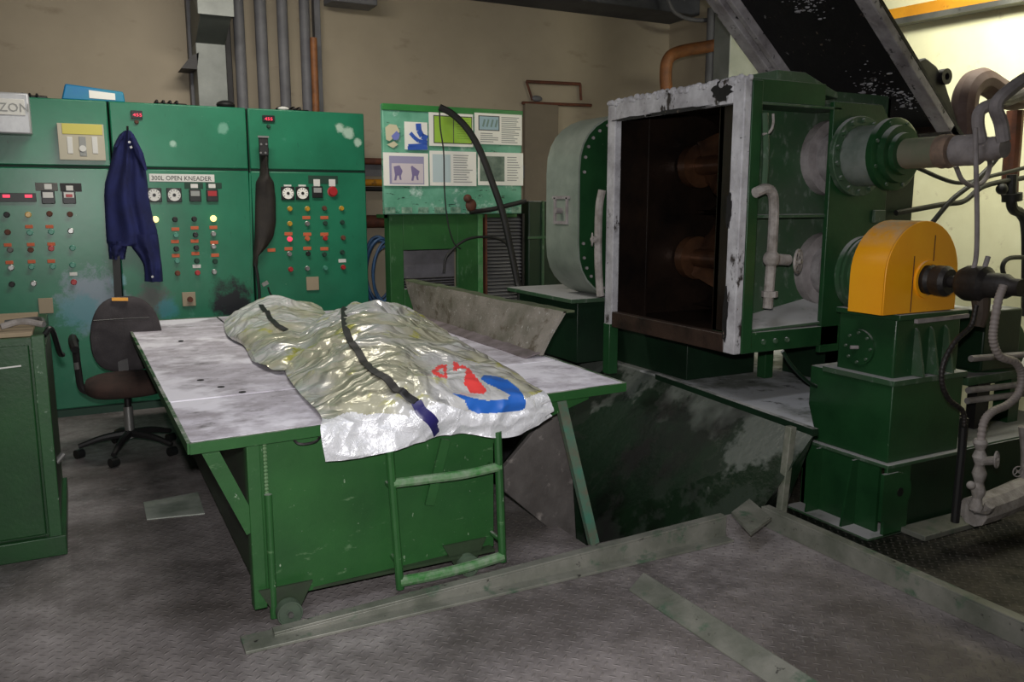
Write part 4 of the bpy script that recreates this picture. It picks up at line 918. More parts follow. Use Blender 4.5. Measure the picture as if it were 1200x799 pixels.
# leaning posts
pa = tag(MB().bar(P('z', 0, 700, 640)+Vector((0, .03, .0)), P('z', .70, 669, 470)+Vector((0, .1, 0)), .045, .03, (0, 1, 0)).build('leaning_post', worn('teal_chipped_post', (62, 110, 92), (96, 88, 74), .6, var=12)), 'leaning post with chipped teal paint under the table right end', 'post')
# rough slab under the table right side
m = MB(); sl = [P('y', 3.34, *q_) for q_ in ((591, 548), (657, 470), (665, 466), (668, 500), (676, 640), (668, 640), (592, 577))]
m.prism(sl, (0, .03, 0)); tag(m.build('side_plate', worn('rough_grey_plate', (92, 88, 86), (66, 62, 60), .85, var=5, chips=[(12, .6, .7, (130, 124, 120), (1, 1, 1))], bump=.9, bscale=25), bevel=.004), 'rough grey triangular plate leaning under the right end of the cart', 'plate')
tag(MB().bar(P('y', 2.9, 914, 606)+Vector((0, 0, -.05)), P('y', 2.9, 927, 500), .04, .04, (0, 1, 0)).build('stub_post', worn('stub_post_paint', (120, 120, 110), (84, 92, 76), .7, var=14), bevel=.004), 'short weathered post standing by the corner of the rails', 'post')

# ------------------------------------------------------------------ plinth under the kneader
PZ = .45
pe0, pe1 = P('z', PZ, 770, 440), P('z', PZ, 955, 505)
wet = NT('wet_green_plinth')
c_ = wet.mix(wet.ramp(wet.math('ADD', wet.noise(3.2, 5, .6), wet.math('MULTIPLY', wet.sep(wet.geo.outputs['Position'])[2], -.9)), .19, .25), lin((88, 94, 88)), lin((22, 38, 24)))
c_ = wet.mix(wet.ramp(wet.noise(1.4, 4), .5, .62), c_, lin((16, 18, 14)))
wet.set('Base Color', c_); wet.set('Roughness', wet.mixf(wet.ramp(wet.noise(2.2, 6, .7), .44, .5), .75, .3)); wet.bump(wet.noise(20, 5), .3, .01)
tp = NT('powdered_plinth_top')
c_ = tp.mix(tp.ramp(tp.noise(1.6, 6, .65), .5, .6), lin((190, 192, 198)), lin((120, 124, 120)))
c_ = tp.mix(tp.ramp(tp.noise(7, 6, .7), .60, .68), c_, lin((40, 44, 40)))
tp.set('Base Color', c_); tp.set('Roughness', .75); tp.bump(tp.noise(30, 5), .3, .01)
kp = thing('machine_plinth', 'dark green sloping base under the kneader, powdery on top', 'plinth', (4.3, 4.2, -.3))
PX0 = pe0.x; PXn = pe1.x
MB().prism([(PXn, pe1.y, PZ), (PX0, pe0.y, PZ), (PX0+.05, 6.3, PZ), (5.6, 6.3, PZ), (5.6, 3.33, PZ), (3.64, 3.33, PZ), (3.58, 3.28, PZ)], (0, 0, -.03)).build('top_slab', tp.m, kp, bevel=.004)
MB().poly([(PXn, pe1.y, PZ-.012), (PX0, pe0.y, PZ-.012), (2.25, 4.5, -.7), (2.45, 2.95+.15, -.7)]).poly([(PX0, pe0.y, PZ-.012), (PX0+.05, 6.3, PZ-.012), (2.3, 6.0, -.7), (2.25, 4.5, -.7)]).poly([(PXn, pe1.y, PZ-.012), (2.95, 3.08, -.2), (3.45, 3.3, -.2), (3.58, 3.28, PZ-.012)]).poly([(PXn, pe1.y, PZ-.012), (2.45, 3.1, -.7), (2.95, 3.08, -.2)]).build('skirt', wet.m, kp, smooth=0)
MB().bar((PXn+.005, pe1.y, PZ-.01), (PX0+.005, pe0.y, PZ-.01), .035, .035).build('edge_bar', M['mach_dark'], kp)
tag(MB().prism([P('y', 3.6, *q_) for q_ in ((791, 608), (799, 590), (818, 584), (819, 592), (798, 618))], (0, .012, 0)).build('wood_scrap', M['wood'], bevel=.002), 'brown scrap of board lying in the dark pit', 'board')

# ------------------------------------------------------------------ kneader tank
TY0, TY1, TX0, TX1 = 3.3, 4.52, 3.03, 4.35
TYW = 4.71
TZ0, TZ1 = .76, 2.17
SX, SZU, SZL = 3.85, 1.80, 1.17
kn = thing('kneader', 'large green kneader tank with open front, white powdered frame and black interior', 'mixing machine', (3.7, 3.9, PZ))
fw_ = .085
# front flange (x = TX0 plane)
m = MB(); fx0, fx1 = TX0, TX0+.05
m.box((fx0, TY0, TZ0), (fx1, TY0+fw_, TZ1)); m.box((fx0, TY1-fw_, TZ0), (fx1, TY1, TZ1)); m.box((fx0, TY0+fw_, TZ1-.12), (fx1, TY1-fw_, TZ1))
m.build('front_flange', M['rust_white'], kn, bevel=.006)
MB().box((fx0, TY0+fw_, TZ0), (fx1, TY1-fw_, TZ0+.1)).build('front_sill', worn('tarred_sill', (62, 46, 38), (36, 26, 22), .5, var=6, bump=.4), kn, bevel=.005)
# caked powder on top rail: real lumps
random.seed(11); m = MB()
for k in range(420):
    y_ = TY0+random.random()*(TY1-TY0); m.sphere((fx0+random.uniform(0, .04), y_, TZ1-.01+random.uniform(-.01, .012)), random.uniform(.004, .019), (1, 1.3, 1), 6)
m.build('caked_powder', M['rust_white'], kn, kind='stuff')
random.seed(21)
def tarpatch(yc, zc, ry, rz, n=26):
    pts = []
    for k in range(n):
        a_ = 2*math.pi*k/n; r = random.uniform(.7, 1.15); pts.append((fx0-.005, yc+math.cos(a_)*ry*r, zc+math.sin(a_)*rz*r))
    MB().prism(pts, (.008, 0, 0)).build('tar_patch', M['lid_black'], kn, smooth=0)
tarpatch(TY0+.17, TZ1-.05, .085, .05); tarpatch(TY0+.55, TZ1-.115, .3, .012); tarpatch(TY0+.95, TZ1-.118, .2, .01); tarpatch(TY0+.08, TZ0+.75, .02, .09); tarpatch(TY0+.075, TZ0+.2, .02, .14)
# shell
m = MB(); ix0 = fx1; iw = .03
m.box((ix0, TY0+.2, TZ0), (TX1, TY0+.2+iw, TZ1)); m.build('end_wall', M['mach_dusty'], kn)
MB().box((ix0, TY1-.02, TZ0), (3.334, TY1, TZ1)).build('end_wall', M['mach_dark'], kn)
MB().box((3.36, TYW-iw, TZ0), (TX1, TYW, TZ1)).build('end_wall', M['mach_green'], kn)
MB().prism([(ix0, TY0+.2+iw, TZ1-iw), (TX1, TY0+.2+iw, TZ1-iw), (TX1, TYW-iw, TZ1-iw), (3.34, TYW-iw, TZ1-iw), (3.34, TY1-.02, TZ1-iw), (ix0, TY1-.02, TZ1-iw)], (0, 0, iw)).build('top_wall', M['mach_green'], kn)
MB().prism([(ix0, TY0+.2+iw, TZ0), (TX1, TY0+.2+iw, TZ0), (TX1, TYW-iw, TZ0), (3.34, TYW-iw, TZ0), (3.34, TY1-.02, TZ0), (ix0, TY1-.02, TZ0)], (0, 0, iw)).build('bottom_wall', M['mach_green'], kn)
MB().box((TX1-.02, TY0+.2, TZ0), (TX1, TYW, TZ1)).build('back_wall', M['mach_green'], kn)
li = MB(); e = .004
li.box((ix0+.06, TY0+.2+iw, TZ0+iw), (TX1-.03, TY0+.2+iw+e, TZ1-iw)); li.box((3.34, TYW-iw-e, TZ0+iw), (TX1-.03, TYW-iw, TZ1-iw))
li.box((ix0, TY1-.026, TZ0+iw), (3.34, TY1-.021, TZ1-iw)); li.box((3.334, TY1-.03, TZ0+iw), (3.345, TYW-iw, TZ1-iw))
for z0_, z1_ in ((TZ1-iw-e, TZ1-iw), (TZ0+iw, TZ0+iw+e)):
    li.box((ix0, TY0+.23, z0_), (3.34, TY1-.021, z1_)); li.box((3.34, TY0+.23, z0_), (TX1-.03, TYW-iw, z1_))
li.box((ix0, TY0+fw_-.004, TZ0+.1), (ix0+.07, TY0+.235, TZ1-.12))
# twin trough: two half cylinders at the back
def trough(zc, r):
    def f(u, v): a_ = -math.pi/2+math.pi*u; return Vector((SX+.02+math.cos(a_)*r, TY0+.235+v*(TYW-TY0-.28), zc+math.sin(a_)*r))
    return f
li.surf(trough(SZU, .33), 16, 1); li.surf(trough(SZL, .33), 16, 1)
li.build('lining', M['tank_inside'], kn)
# rotors
def rotor(zc, ph, sgn):
    o = MB().cyl((SX, TY0+.24, zc), (SX, TYW-.04, zc), .065, seg=18).build('rotor_shaft', M['blade'], kn)
    y0, y1 = TY0+.33, TYW-.16
    def f(side):
        def g_(u, v):
            a_ = ph+sgn*u*math.pi*.9+(0 if side else math.pi); r = .05+.22*v*(.35+.65*math.sin(math.pi*min(max(u, .04), .96)))
            return Vector((SX+math.cos(a_)*r, y0+u*(y1-y0), zc+math.sin(a_)*r))
        return g_
    MB().slab(f(1), 30, 5, (0, .035, .02)).slab(f(0), 30, 5, (0, .035, .02)).build('rotor_blade', M['blade'], o, smooth=60)
    for y_ in (TY0+.24, TYW-.12): MB().cyl((SX, y_, zc), (SX, y_+.07, zc), .15, seg=24).build('hub', M['blade'], o)
rotor(SZU, 2.2, 1); rotor(SZL, 4.0, -1)
# outside near end: frame with ribs
em = M['mach_dusty']
MB().box((fx1, TY0+.005, TZ1-.115), (3.60, TY0+.2, TZ1)).build('top_beam', M['mach_green'], kn, bevel=.004)
MB().box((fx1, TY0, TZ0), (3.80, TY0+.2, TZ0+.11)).build('bottom_beam', M['mach_green'], kn, bevel=.004)
MB().box((fx1, TY0-.004, TZ0), (fx1+.07, TY0+fw_-.005, TZ1-.01)).build('corner_post', M['mach_green'], kn, bevel=.004)
for z_ in (1.47,): MB().box((fx1+.06, TY0+.02, z_), (3.74, TY0+.2, z_+.018)).build('shelf_rib', em, kn, bevel=.003)
MB().box((fx1+.06, TY0+.0, TZ1-.128), (3.72, TY0+.2, TZ1-.115)).build('shelf_rib', em, kn, bevel=.003)
MB().prism([(fx1+.06, TY0+.01, TZ0+.11), (3.74, TY0+.01, TZ0+.12), (3.8, TY0+.2, TZ0+.24), (fx1+.06, TY0+.2, TZ0+.13)], (0, 0, .015)).build('shelf_rib', em, kn, bevel=.003)
for k in range(3):
    p = Vector((fx1+.15+k*.085, TY0-.002, TZ0+.055)); MB().cyl(p, p-Vector((0, .012, 0)), .014, seg=8).build('bolt', em, kn)
for zc in (SZU, SZL):
    o = MB().ring((SX, TY0+.2, zc), (SX, TY0+.14, zc), .21, .14).build('seal_ring', M['dusty_pipe'], kn)
    MB().ring((SX, TY0+.2, zc), (SX, TY0+.08, zc), .15, .1).build('gland', worn('pale_powder', (150, 146, 146), (110, 106, 106), .9, var=10), o)
    MB().cyl((SX, TY0+.2, zc), (SX, TY0-.1, zc), .085, seg=20).build('shaft_neck', M['dusty_pipe'], o)
# end plate standing proud
EY = 3.3; ex0 = P('y', EY, 978, 120).x; ezt = P('y', EY, 978, 119).z
MB().prism([(ex0, EY, .72), (4.12, EY, .72), (4.12, EY, ezt-.10), (4.04, EY, ezt), (ex0, EY, ezt)], (0, .03, 0)).build('end_plate', M['mach_green'], kn, bevel=.004)
MB().box((ex0+.06, EY+.03, ezt-.03), (4.04, TY0+.2, ezt)).build('end_plate_web', em, kn, bevel=.003)
MB().box((4.1, EY+.04, PZ), (4.40, EY+.35, ezt-.12)).build('back_column', M['mach_dark'], kn, bevel=.004)
MB().prism([(3.30, TY0+.06, TZ1), (3.30, TY0+.06, TZ1+.06), (3.5, TY0+.06, TZ1+.06), (3.75, TY0+.06, TZ1-.03), (3.75, TY0+.06, TZ1-.06)], (0, .2, 0)).build('top_gusset', em, kn, bevel=.003)
MB().prism([(3.55, TY0+.3, TZ1), (3.55, TY0+.3, TZ1+.07), (3.7, TY0+.3, TZ1+.07), (3.98, TY0+.3, TZ1-.04), (3.98, TY0+.3, TZ1-.07)], (0, .2, 0)).build('top_gusset', em, kn, bevel=.003)
MB().box((fx1, TY0+.1, TZ1), (3.6, TY1, TZ1+.012)).build('top_lip', M['rust_black'], kn, bevel=.003)
# upper bearing housing with flange, end cap, shaft and rotary joint
cyp = lambda y_: Vector((SX, y_, SZU))
o = MB().ring(cyp(EY), cyp(EY-.035), .215, .16, 36).build('bearing_flange', M['mach_dusty'], kn, bevel=.004)
for k in range(14):
    a_ = 2*math.pi*(k+.5)/14; p = cyp(EY-.035)+Vector((math.cos(a_)*.19, 0, math.sin(a_)*.19)); MB().cyl(p, p-Vector((0, .016, 0)), .014, seg=6).build('bolt', M['mach_dusty'], o)
MB().lathe(cyp(EY), (0, -1, 0), [(0, .162), (.22, .158), (.24, .15)], 36).build('bearing_body', worn('silvery_housing', (130, 138, 132), (96, 110, 100), .5, .2, var=9, chips=[(30, .68, .72, (180, 184, 180), (1, 1, 1))]), kn)
MB().lathe(cyp(EY-.22), (0, -1, 0), [(0, .15), (0, .188), (.035, .188), (.04, .18), (.04, .15), (.075, .145), (.075, .11), (.1, .105), (.1, 0)], 36).build('end_cap', M['mach_green'], kn)
for k in range(8):
    a_ = 2*math.pi*(k+.5)/8; p = cyp(EY-.255)+Vector((math.cos(a_)*.168, 0, math.sin(a_)*.168)); MB().cyl(p, p-Vector((0, .012, 0)), .01, seg=6).build('bolt', M['mach_dusty'], kn)
MB().lathe(cyp(EY-.31), (0, -1, 0), [(0, .077), (.22, .077), (.22, 0)], 24).build('shaft_end', worn('greenish_shaft', (110, 122, 96), (140, 130, 116), .6, .2), kn)
MB().lathe(cyp(EY-.51), (0, -1, 0), [(0, .080), (.015, .084), (.03, .08), (.05, .084), (.07, .078), (.07, 0)], 24).build('threaded_collar', worn('rust_collar', (150, 126, 108), (110, 96, 86), .8, var=14), kn)
rj = MB().lathe(cyp(EY-.58), (0, -1, 0), [(0, 0), (0, .05), (.02, .075), (.13, .075), (.15, .06), (.16, .056), (.22, .056), (.24, .045), (.26, .045), (.26, 0)], 18).build('rotary_joint', M['dusty_pipe'], kn)
# small plate bolt tab
p = P('y', EY-.005, 1029, 254); MB().box((p.x-.045, EY-.02, p.z-.035), (p.x+.045, EY, p.z+.035)).build('tab', em, kn, bevel=.004)
# side pipe with valve on the near corner
pv = [Vector((fx1+.02, TY0-.03, 1.60)), Vector((fx1+.10, TY0-.03, 1.62)), Vector((fx1+.15, TY0-.03, 1.56)), Vector((fx1+.155, TY0-.03, 1.3)), Vector((fx1+.155, TY0-.02, 1.0))]
vp = thing('valve_pipe', 'powder-crusted pipe with round valve wheel on the kneader side', 'pipe', (fx1+.15, TY0-.03, .95))
MB().tube(pv, .027, 10).build('pipe', M['white_pipe'], vp)
MB().tube([(fx1+.09, TY0-.0, 2.0), (fx1+.10, TY0-.01, 1.8), (fx1+.10, TY0-.01, 1.62)], .018, 8).build('thin_pipe', M['mach_dusty'], vp)
def handwheel(par, c_, ax_, r, m, spokes=5):
    c_ = Vector(c_); ax_ = Vector(ax_).normalized(); u = ax_.orthogonal().normalized(); v = ax_.cross(u)
    pts = [c_+(u*math.cos(2*math.pi*k/20)+v*math.sin(2*math.pi*k/20))*r for k in range(21)]
    o = MB().tube(pts, r*.13, 8, 1).build('valve_wheel', m, par)
    s = MB()
    for k in range(spokes):
        a_ = 2*math.pi*k/spokes; s.tube([c_, c_+(u*math.cos(a_)+v*math.sin(a_))*r], r*.09, 6, 1)
    s.cyl(c_-ax_*r*.3, c_+ax_*r*.3, r*.25, seg=10).build('spokes', m, o)
vc = Vector((fx1+.155, TY0-.03, 1.26))
MB().cyl(vc, vc+Vector((.12, 0, -.01)), .03, seg=12).build('valve_stem', M['white_pipe'], vp)
MB().sphere(vc, .045).build('valve_body', M['white_pipe'], vp)
handwheel(vp, vc+Vector((.14, -.05, -.015)), (.5, -1, 0), .06, M['white_pipe'])
MB().cyl((fx1+.155, TY0-.03, 1.06), (fx1+.155, TY0-.03, 1.09), .042, seg=8).build('nut', M['white_pipe'], vp)
hk = P('y', TY0, 905, 145)
tag(MB().tube([P('y', TY0-.01, 906, 134), P('y', TY0-.02, 906, 146), P('y', TY0-.02, 902, 155), P('y', TY0-.01, 894, 158)], .007, 6).build('hook', M['white_pipe']), 'small bent hook wire at the top of the kneader recess', 'hook')
# far side valve and pipe on the flange far edge
fv = thing('valve_pipe', 'crusted pipe and tap on the far left edge of the kneader frame', 'pipe', (TX0-.03, TY1+.02, 1.0))
MB().tube([(TX0-.02, TY1+.02, 1.63), (TX0-.035, TY1+.03, 1.5), (TX0-.035, TY1+.03, 1.2), (TX0-.02, TY1+.02, .95)], .025, 8).build('pipe', M['white_pipe'], fv)
q_ = P('y', TY1+.05, 692, 281); MB().tube([(TX0-.03, TY1+.03, q_.z), (q_.x, TY1+.03, q_.z)], .022, 8, 1).build('tap_stem', M['white_pipe'], fv)
handwheel(fv, (q_.x, TY1+.03, q_.z), (1, -.6, 0), .04, M['white_pipe'], 4)
# legs and box under tank
for (x, y_) in ((3.05, TY1-.05), (3.85, 3.9)):
    MB().box((x-.035, y_-.035, PZ), (x+.035, y_+.035, TZ0+.02)).build('leg', M['mach_green'], kn, bevel=.004)
MB().box((3.34, 4.05, PZ), (3.9, 4.85, TZ0-.005)).build('support_box', M['mach_dark'], kn, bevel=.004)
MB().box((4.1, 3.5, PZ), (4.3, 4.0, TZ0)).build('support_box', M['mach_dark'], kn, bevel=.004)
# lid
def lidp(x, y_, off=0): n = Vector((.874, 0, 1)).normalized(); return Vector((x, y_, 5.945-.874*x))+n*off
XL, XH = 4.62, 3.05
n_ = Vector((.874, 0, 1)).normalized()
ld = MB().prism([lidp(XL, 3.2), lidp(XL, 4.25), lidp(XH, 4.25), lidp(XH, 3.2)], n_*.02).build('lid', M['lid_black'], kn, label='black tilted lid with grey dusty flanges')
for a_, b_ in ((3.2, 3.29), (4.15, 4.25)):
    MB().prism([lidp(XL, a_), lidp(XL, b_), lidp(XH, b_), lidp(XH, a_)], -n_*.05).build('side_flange', M['lid_edge'], ld, bevel=.006)
MB().prism([lidp(XL, 4.05), lidp(XL, 4.09), lidp(XH, 4.09), lidp(XH, 4.05)], -n_*.06).build('stiffener', M['lid_edge'], ld, bevel=.004)
MB().prism([lidp(XL, 3.2), lidp(XL, 4.25), lidp(XL-.1, 4.25), lidp(XL-.1, 3.2)], -n_*.05).build('end_flange', M['rust_black'], ld, bevel=.006)
random.seed(5); m = MB()
for cx_, cy_, sp_ in ((3.75, 3.62, .10), (4.25, 3.55, .12), (4.35, 3.4, .08)):
    for k in range(80):
        m.sphere(lidp(cx_+random.gauss(0, sp_*.4), cy_+random.gauss(0, sp_*.6), -.002), random.uniform(.002, .008)*(2 if k % 9 == 0 else 1), (random.uniform(.7, 1.8), random.uniform(.7, 1.8), .5), 6)
m.build('powder_spots', M['rust_white'], kn, kind='stuff')
# lid arm to the right
arm = [(1068, 76), (1085, 68), (1098, 78), (1106, 92), (1118, 130), (1130, 168), (1116, 168), (1103, 140), (1088, 112)]
am = MB().prism([P('y', 3.28, *q_) for q_ in arm], (0, .06, 0)).build('lid_arm', M['steel_dark'], kn, bevel=.008)
MB().ring(P('y', 3.26, 1110, 90), P('y', 3.26, 1110, 90)+Vector((0, .05, 0)), .045, .02, 16).build('lug', M['steel_dark'], am)
# ------------------------------------------------------------------ gear cover drum on the far side
DX, DZ, DR = 3.50, 1.525, .52
DYF, DYB = 4.78, 5.2
dr = thing('gear_cover', 'tall rounded grey-green gear cover on a dark green base beyond the kneader', 'cover', (DX, 4.95, PZ))
def obround(r, y_, n=16):
    sp = lambda v: math.copysign(abs(v)**.8, v)
    return [Vector((DX+sp(math.cos(math.radians(180*k/n)))*r, y_, 1.75+sp(math.sin(math.radians(180*k/n)))*(r-.12))) for k in range(n+1)]+[Vector((DX-sp(math.cos(math.radians(180*k/n)))*r, y_, 1.28-sp(math.sin(math.radians(180*k/n)))*(r-.12))) for k in range(n+1)]
MB().prism(obround(DR-.004, DYF), (0, DYB-DYF, 0)).build('drum', M['mach_green'], dr)
bnd = MB(); oA, oB, oC, oD = obround(DR, DYF-.003), obround(DR, DYB), obround(DR-.03, DYF-.003), obround(DR-.012, DYF-.003)
for k in range(len(oA)):
    k2 = (k+1) % len(oA); bnd.poly([oA[k], oA[k2], oB[k2], oB[k]]); bnd.poly([oA[k], oA[k2], oD[k2], oD[k]])
bmesh.ops.remove_doubles(bnd.bm, verts=bnd.bm.verts, dist=.0005)
bnd.build('rim_band', worn('grey_green_band', (150, 158, 148), (122, 132, 122), .4, .15, var=4, chips=[(20, .68, .72, (180, 184, 178), (1, 1, 1))]), dr, smooth=50)
for p in obround(DR-.045, DYF)[10:26]: MB().cyl(p, p-Vector((0, .01, 0)), .011, seg=6).build('bolt', M['dusty_pipe'], dr)
XF = DX-DR
hr = MB(); hr.box((XF-.012, 4.90, DZ-.12), (XF+.0, 4.92, DZ+.06)).box((XF-.012, 5.06, DZ-.12), (XF+.0, 5.08, DZ+.06)).box((XF-.012, 4.88, DZ+.05), (XF+.0, 5.1, DZ+.07)).box((XF-.012, 4.92, DZ-.12), (XF, 5.06, DZ-.10))
hr.build('hatch_rim', M['dusty_pipe'], dr)
MB().cyl((XF, 4.99, DZ-.03), (XF-.05, 4.99, DZ-.03), .02, seg=8).build('knob', M['dusty_pipe'], dr)
bq = P('y', 4.74, 660, 355)
db = dr
bzt = bq.z-.02
MB().box((3.03, 4.85, PZ), (4.2, 5.7, bzt)).build('base_box', M['mach_dark'], db, bevel=.005)
MB().box((2.95, 4.8, bzt), (4.25, 5.75, bzt+.03)).build('base_top', M['mach_dusty'], db, bevel=.004)
mt = thing('motor_box', 'dark green motor housing between the green cabinet and the drum cover', 'motor', (3.9, 6.8, PZ))
MY = 6.55; a_ = P('y', MY, 616, 236); b_ = P('y', MY, 680, 350)
MB().box((a_.x+.03, MY, PZ), (5.0, MY+.5, a_.z)).build('housing', M['mach_dark'], mt, bevel=.01)
MB().box((a_.x+.02, MY-.015, a_.z-.33), (5.0, MY, a_.z-.31)).build('seam_strip', M['mach_dusty'], mt)
MB().box((a_.x+.16, MY-.02, PZ), (a_.x+.18, MY, a_.z)).build('seam_strip', M['mach_dusty'], mt)

# ------------------------------------------------------------------ gearbox on the right
GY, GX = 2.763, 3.60
gb = thing('gearbox', 'green bolted gearbox on a stepped base at the right', 'gearbox', (3.85, 3.0, -.15))
gz1 = P('y', GY, 1043, 543).z; gz2 = P('y', GY, 1043, 450).z; gz3 = 1.0
xr_ = P('y', GY, 1122, 523).x
GYB = 3.30
MB().box((GX, GY, gz1), (xr_, GYB, gz2)).build('lower_case', M['mach_green'], gb, bevel=.006)
MB().box((GX-.03, GY-.03, gz1-.02), (xr_+.02, GYB+.02, gz1)).build('base_flange', M['mach_dusty'], gb, bevel=.004)
MB().box((GX-.02, GY-.02, gz2-.015), (xr_, GYB-.1, gz2+.015)).build('joint_flange', M['mach_dusty'], gb, bevel=.003)
MB().box((GX+.03, GY+.03, gz2), (xr_-.02, GYB-.15, gz3)).build('upper_case', M['mach_green'], gb, bevel=.01)
MB().box((GX+.0, GY-.01, gz3-.03), (xr_-.02, GYB-.15, gz3)).build('top_flange', M['mach_green'], gb, bevel=.004)
MB().bar((GX+.1, GY-.025, gz3-.035), (xr_-.05, GY-.025, gz3-.03), .02, .02).build('edge_strip', M['dusty_pipe'], gb)
for k in range(3):
    x = GX+.17+k*.115
    MB().prism([(x, GY+.03, gz3-.08), (x, GY+.03, gz2+.02), (x, GY-.04, gz2+.02), (x, GY+.01, gz3-.1)], (.014, 0, 0)).build('rib', M['mach_dusty'], gb)
c_ = Vector((GX+.03, GY+.24, .80))
o = MB().cyl(c_, c_-Vector((.015, 0, 0)), .095, seg=28).build('inspection_cover', M['mach_green'], gb)
for k in range(8):
    a_ = 2*math.pi*k/8; p = c_+Vector((-.015, math.cos(a_)*.078, math.sin(a_)*.078)); MB().cyl(p, p-Vector((.01, 0, 0)), .008, seg=6).build('bolt', M['mach_dusty'], o)
MB().cyl(c_-Vector((.015, 0, 0)), c_-Vector((.05, -.02, 0)), .01, seg=8).build('plug', M['dusty_pipe'], o)
# legs / base
bm_ = M['mach_green']
MB().box((GX-.02, GY+.03, -.15), (GX+.0, GYB, gz1-.02)).build('base_web', bm_, gb)
MB().box((GX-.02, GY-.02, -.15), (GX+.16, GY+.0, gz1-.02)).build('base_leg', bm_, gb, bevel=.004)
MB().box((GX+.10, GY+.01, -.15), (xr_+1.2, GY+.03, gz1-.02)).build('base_web', M['mach_dark'], gb)
MB().box((GX-.02, GYB-.03, -.15), (GX+.16, GYB, gz1-.02)).build('base_leg', bm_, gb, bevel=.004)
for y_ in (GY+.16, GY+.4): MB().prism([(GX-.02, y_, -.14), (GX-.02, y_, gz1-.02), (GX-.06, y_, gz1-.02), (GX-.12, y_, -.14)], (0, .012, 0)).build('base_rib', bm_, gb)
MB().box((GX-.13, GY-.02, -.16), (GX+.12, GYB, -.14)).build('foot_plate', M['mach_dusty'], gb)
# lifting lug
lc_ = P('y', GY-.03, 1055, 577)
lp = [lc_+Vector((math.cos(a_)*.085, 0, math.sin(a_)*.115)) for a_ in [math.radians(-80+k*16) for k in range(11)]]
lg = MB(); 
lg.prism([lc_+Vector((-.13, 0, .11)), lc_+Vector((-.02, 0, .11))]+[lc_+Vector((math.cos(math.radians(a_))*.085, 0, math.sin(math.radians(a_))*.10)) for a_ in range(75, -76, -15)]+[lc_+Vector((-.03, 0, -.14)), lc_+Vector((-.13, 0, -.14))], (0, .02, 0))
lgh = MB().cyl(lc_-Vector((0, .002, 0)), lc_+Vector((0, .01, 0)), .024, seg=16).build('lug_hole', M['black'], gb)  # no hole is cut: a black disc paints the shade inside the eye
lg.build('lifting_lug', bm_, gb)
tag(MB().box((GX+.12, GY-.16, -.15), (xr_+.2, GY-.01, -.12)).build('dusty_plate', M['rail'], bevel=.004), 'dusty floor plate at the foot of the gearbox', 'plate')
SXL = 3.785
HR = SXL-P('y', 3.12, 984, 335).x
# round green housing behind cover
MB().lathe((SXL, 3.16, SZL), (0, -1, 0), [(0, 0), (0, HR), (.03, HR), (.03, HR-.02), (.045, HR-.02), (.045, HR), (.06, HR), (.06, HR-.03), (.19, HR-.03), (.19, 0)], 40).build('round_housing', M['mach_dusty'], gb)
# yellow guard: arch profile
yg = thing('coupling_guard', 'bright yellow arched coupling guard on top of the gearbox', 'guard', (SXL+.03, 2.85, gz3))
gcx, gr, gzc = 3.752, .272, 1.19
def arch(r, inner=None):
    pts = [(gcx+r, 0, gz3+.005)]+[(gcx+math.cos(math.radians(a_))*r, 0, gzc+math.sin(math.radians(a_))*r) for a_ in range(0, 181, 9)]+[(gcx-r, 0, gz3+.005)]
    return pts
yf, yb_ = 2.76, 2.97
m = MB(); o_ = arch(gr); i_ = arch(gr-.012)
n = len(o_)
m.prism([(x, yf, z) for x, _, z in o_], (0, .008, 0))
m.build('guard_front', M['yellow'], yg, bevel=.003)
m = MB()
for k in range(n-1):
    a_, b_, c2, d2 = o_[k], o_[k+1], i_[k+1], i_[k]
    m.poly([(a_[0], yf+.0085, a_[2]), (b_[0], yf+.0085, b_[2]), (b_[0], yb_, b_[2]), (a_[0], yb_, a_[2])]); m.poly([(d2[0], yf+.0085, d2[2]), (c2[0], yf+.0085, c2[2]), (c2[0], yb_, c2[2]), (d2[0], yb_, d2[2])])
    m.poly([(a_[0], yb_, a_[2]), (b_[0], yb_, b_[2]), (c2[0], yb_, c2[2]), (d2[0], yb_, d2[2])])
bmesh.ops.remove_doubles(m.bm, verts=m.bm.verts, dist=.0002)
m.build('guard_shell', M['yellow'], yg, smooth=40)
MB().box((gcx-.075, yf-.003, gz3+.01), (gcx-.071, yf+.001, gzc+.1)).build('seam', M['rust_pipe'], yg); MB().box((gcx+.07, yf-.003, gz3+.2), (gcx+.074, yf+.001, gzc+.2)).build('seam', M['rust_pipe'], yg)
MB().ring((SXL, yf-.0, SZL), (SXL, yf-.012, SZL), .095, .08, 28).build('shaft_hole_rim', M['yellow'], yg)
# shaft and rotary union coming out
sj = thing('rotary_union', 'dark greasy shaft and union sticking out of the yellow guard', 'coupling', (SXL, 2.5, 1.1))
dkm = worn('greasy_dark', (50, 46, 44), (30, 28, 28), .5, .2, var=12, bump=.5)
MB().lathe((SXL, yf+.02, SZL), (0, -1, 0), [(0, 0), (0, .07), (.05, .075), (.07, .06), (.075, .075), (.13, .075), (.15, .06), (.15, .03), (.21, .03), (.21, .07), (.24, .085), (.33, .085), (.35, .06), (.43, .058), (.46, .04), (.5, .04), (.5, 0)], 20).build('union_body', dkm, sj)
MB().tube([(SXL, 2.47, SZL-.04), (SXL-.0, 2.46, SZL-.14), (SXL-.01, 2.46, SZL-.2)], .045, 10, 4, rf=lambda t_: 1-.45*t_).build('drain_elbow', worn('brown_grease', (74, 62, 52), (52, 44, 38), .7), sj)
MB().tube([(SXL, 2.47, SZL+.05), (SXL+.03, 2.47, SZL+.13)], .012, 8, 1).build('lever', M['dusty_pipe'], sj)

